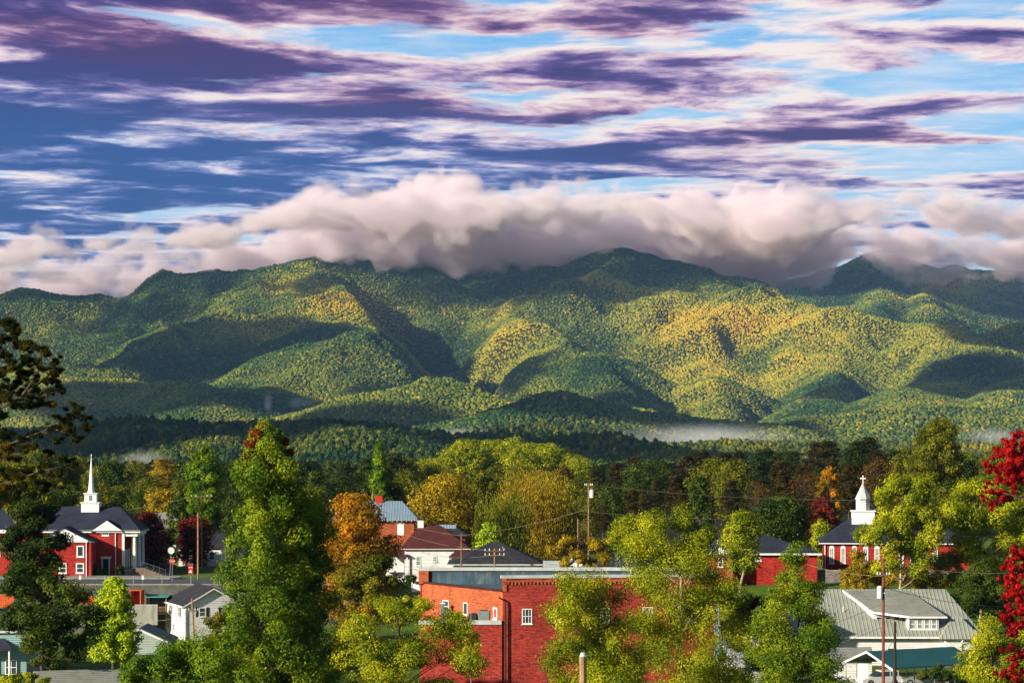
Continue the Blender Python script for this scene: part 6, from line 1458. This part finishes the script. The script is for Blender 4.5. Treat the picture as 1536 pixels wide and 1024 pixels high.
env = t.m('ADD', env, t.m('MULTIPLY', t.m('SUBTRACT', 0.42, vor.outputs['Distance']), 135.0))
den = t.m('MULTIPLY', t.mr(env, 0.0, 30.0), CLOUD_D)
pv = t.new('ShaderNodeVolumePrincipled'); pv.inputs['Color'].default_value = (0.995, 0.90, 0.94, 1); pv.inputs['Anisotropy'].default_value = -0.1
t.l.new(den, pv.inputs['Density']); t.l.new(pv.outputs[0], out.inputs['Volume'])
m.cycles.volume_step_rate = 0.4
CLOUD_M = m
V = []; ring = []
for px in np.linspace(BX0 + 4, BX1 - 4, 60):
    x = (px - 768) * DC / F; zt = zc(interp(TOP, px)) + 120; zb = zc(interp(BOT, px)) - 200
    r_ = []
    for (yy, f) in ((-640, .35), (-500, .8), (-200, 1.0), (200, 1.0), (500, .8), (640, .35)):
        r_.append(len(V)); V.append((x, DC + yy, zb + (zt - zb) * (.42 - .42 * f)))
    for (yy, f) in ((640, .35), (500, .8), (0, 1.0), (-500, .9), (-640, .35)):
        r_.append(len(V)); V.append((x, DC + yy, zt - (zt - zb) * (.42 - .42 * f)))
    ring.append(r_)
Fq = []
k = len(ring[0])
for a, b_ in zip(ring[:-1], ring[1:]):
    for i in range(k): Fq.append((a[i], a[(i + 1) % k], b_[(i + 1) % k], b_[i]))
me = bpy.data.meshes.new('mountain_cloud'); me.from_pydata([tuple(map(float, v)) for v in V], [], [tuple(f) for f in Fq] + [tuple(ring[0][::-1]), tuple(ring[-1])]); me.update()
me.materials.append(m)
o = bpy.data.objects.new('mountain_cloud', me); COL.objects.link(o)
tag(o, 'long mauve and white cloud bank lying along the mountain crest', 'cloud', kind='stuff')

# clouds overhead, above the frame: they throw the patches of shade on the slopes
m, t, out = mat_new('passing_cloud_mat')
pv = t.new('ShaderNodeVolumePrincipled'); pv.inputs['Color'].default_value = (1, 1, 1, 1); pv.inputs['Density'].default_value = 0.024
t.l.new(pv.outputs[0], out.inputs['Volume'])
V0, F0 = ico(4)
def passing_cloud(px, py, D, hx, hy, seed):
    P0 = W(px, py, D); s_ = np.array(S)
    t_ = max((1330 - P0[2]) / s_[2], (0.172 * P0[1] + 170 - P0[2]) / (s_[2] - 0.172 * s_[1]))
    c_ = P0 + s_ * t_
    a = hx * D / F
    r_ = np.random.default_rng(seed); q = V0 * 1.0
    lum = r_.normal(size=(22, 3)); lum /= np.linalg.norm(lum, axis=1)[:, None]
    amp = .62 + .45 * np.max(np.clip((V0 @ lum.T - .78) / .22, 0, 1) * r_.uniform(.4, 1, 22), axis=1)
    q = V0 * amp[:, None] * np.array([a, hy, 110.0])
    o = np_mesh('passing_cloud', q, F0, m); o.location = Vector(c_.tolist())
    tag(o, 'cloud passing overhead above the valley', 'cloud', 'clouds passing overhead', kind='stuff')
for i, a in enumerate([(210,478,7600,230,240),(60,490,7200,110,350),(290,505,7100,190,190),(190,568,6100,230,380),(300,455,7350,260,200),(120,475,7300,200,150),(120,640,4600,260,500),(500,610,5200,200,260),
        (330,650,3000,330,420),(640,648,3300,160,420),(1420,540,6500,210,520),(1500,480,7200,90,300),(1290,600,5300,60,200),
        (1360,425,11700,260,900),(1480,425,12000,160,700),(1230,430,12000,120,700),(900,602,4950,230,300),(960,668,3000,120,350),(1115,592,5700,55,80),(1230,560,6500,40,200),(780,560,6300,70,110),(1540,560,6500,60,400),(560,545,6500,60,100),(700,520,6900,30,200),(560,700,1500,900,260)]):
    passing_cloud(*a, seed=i)
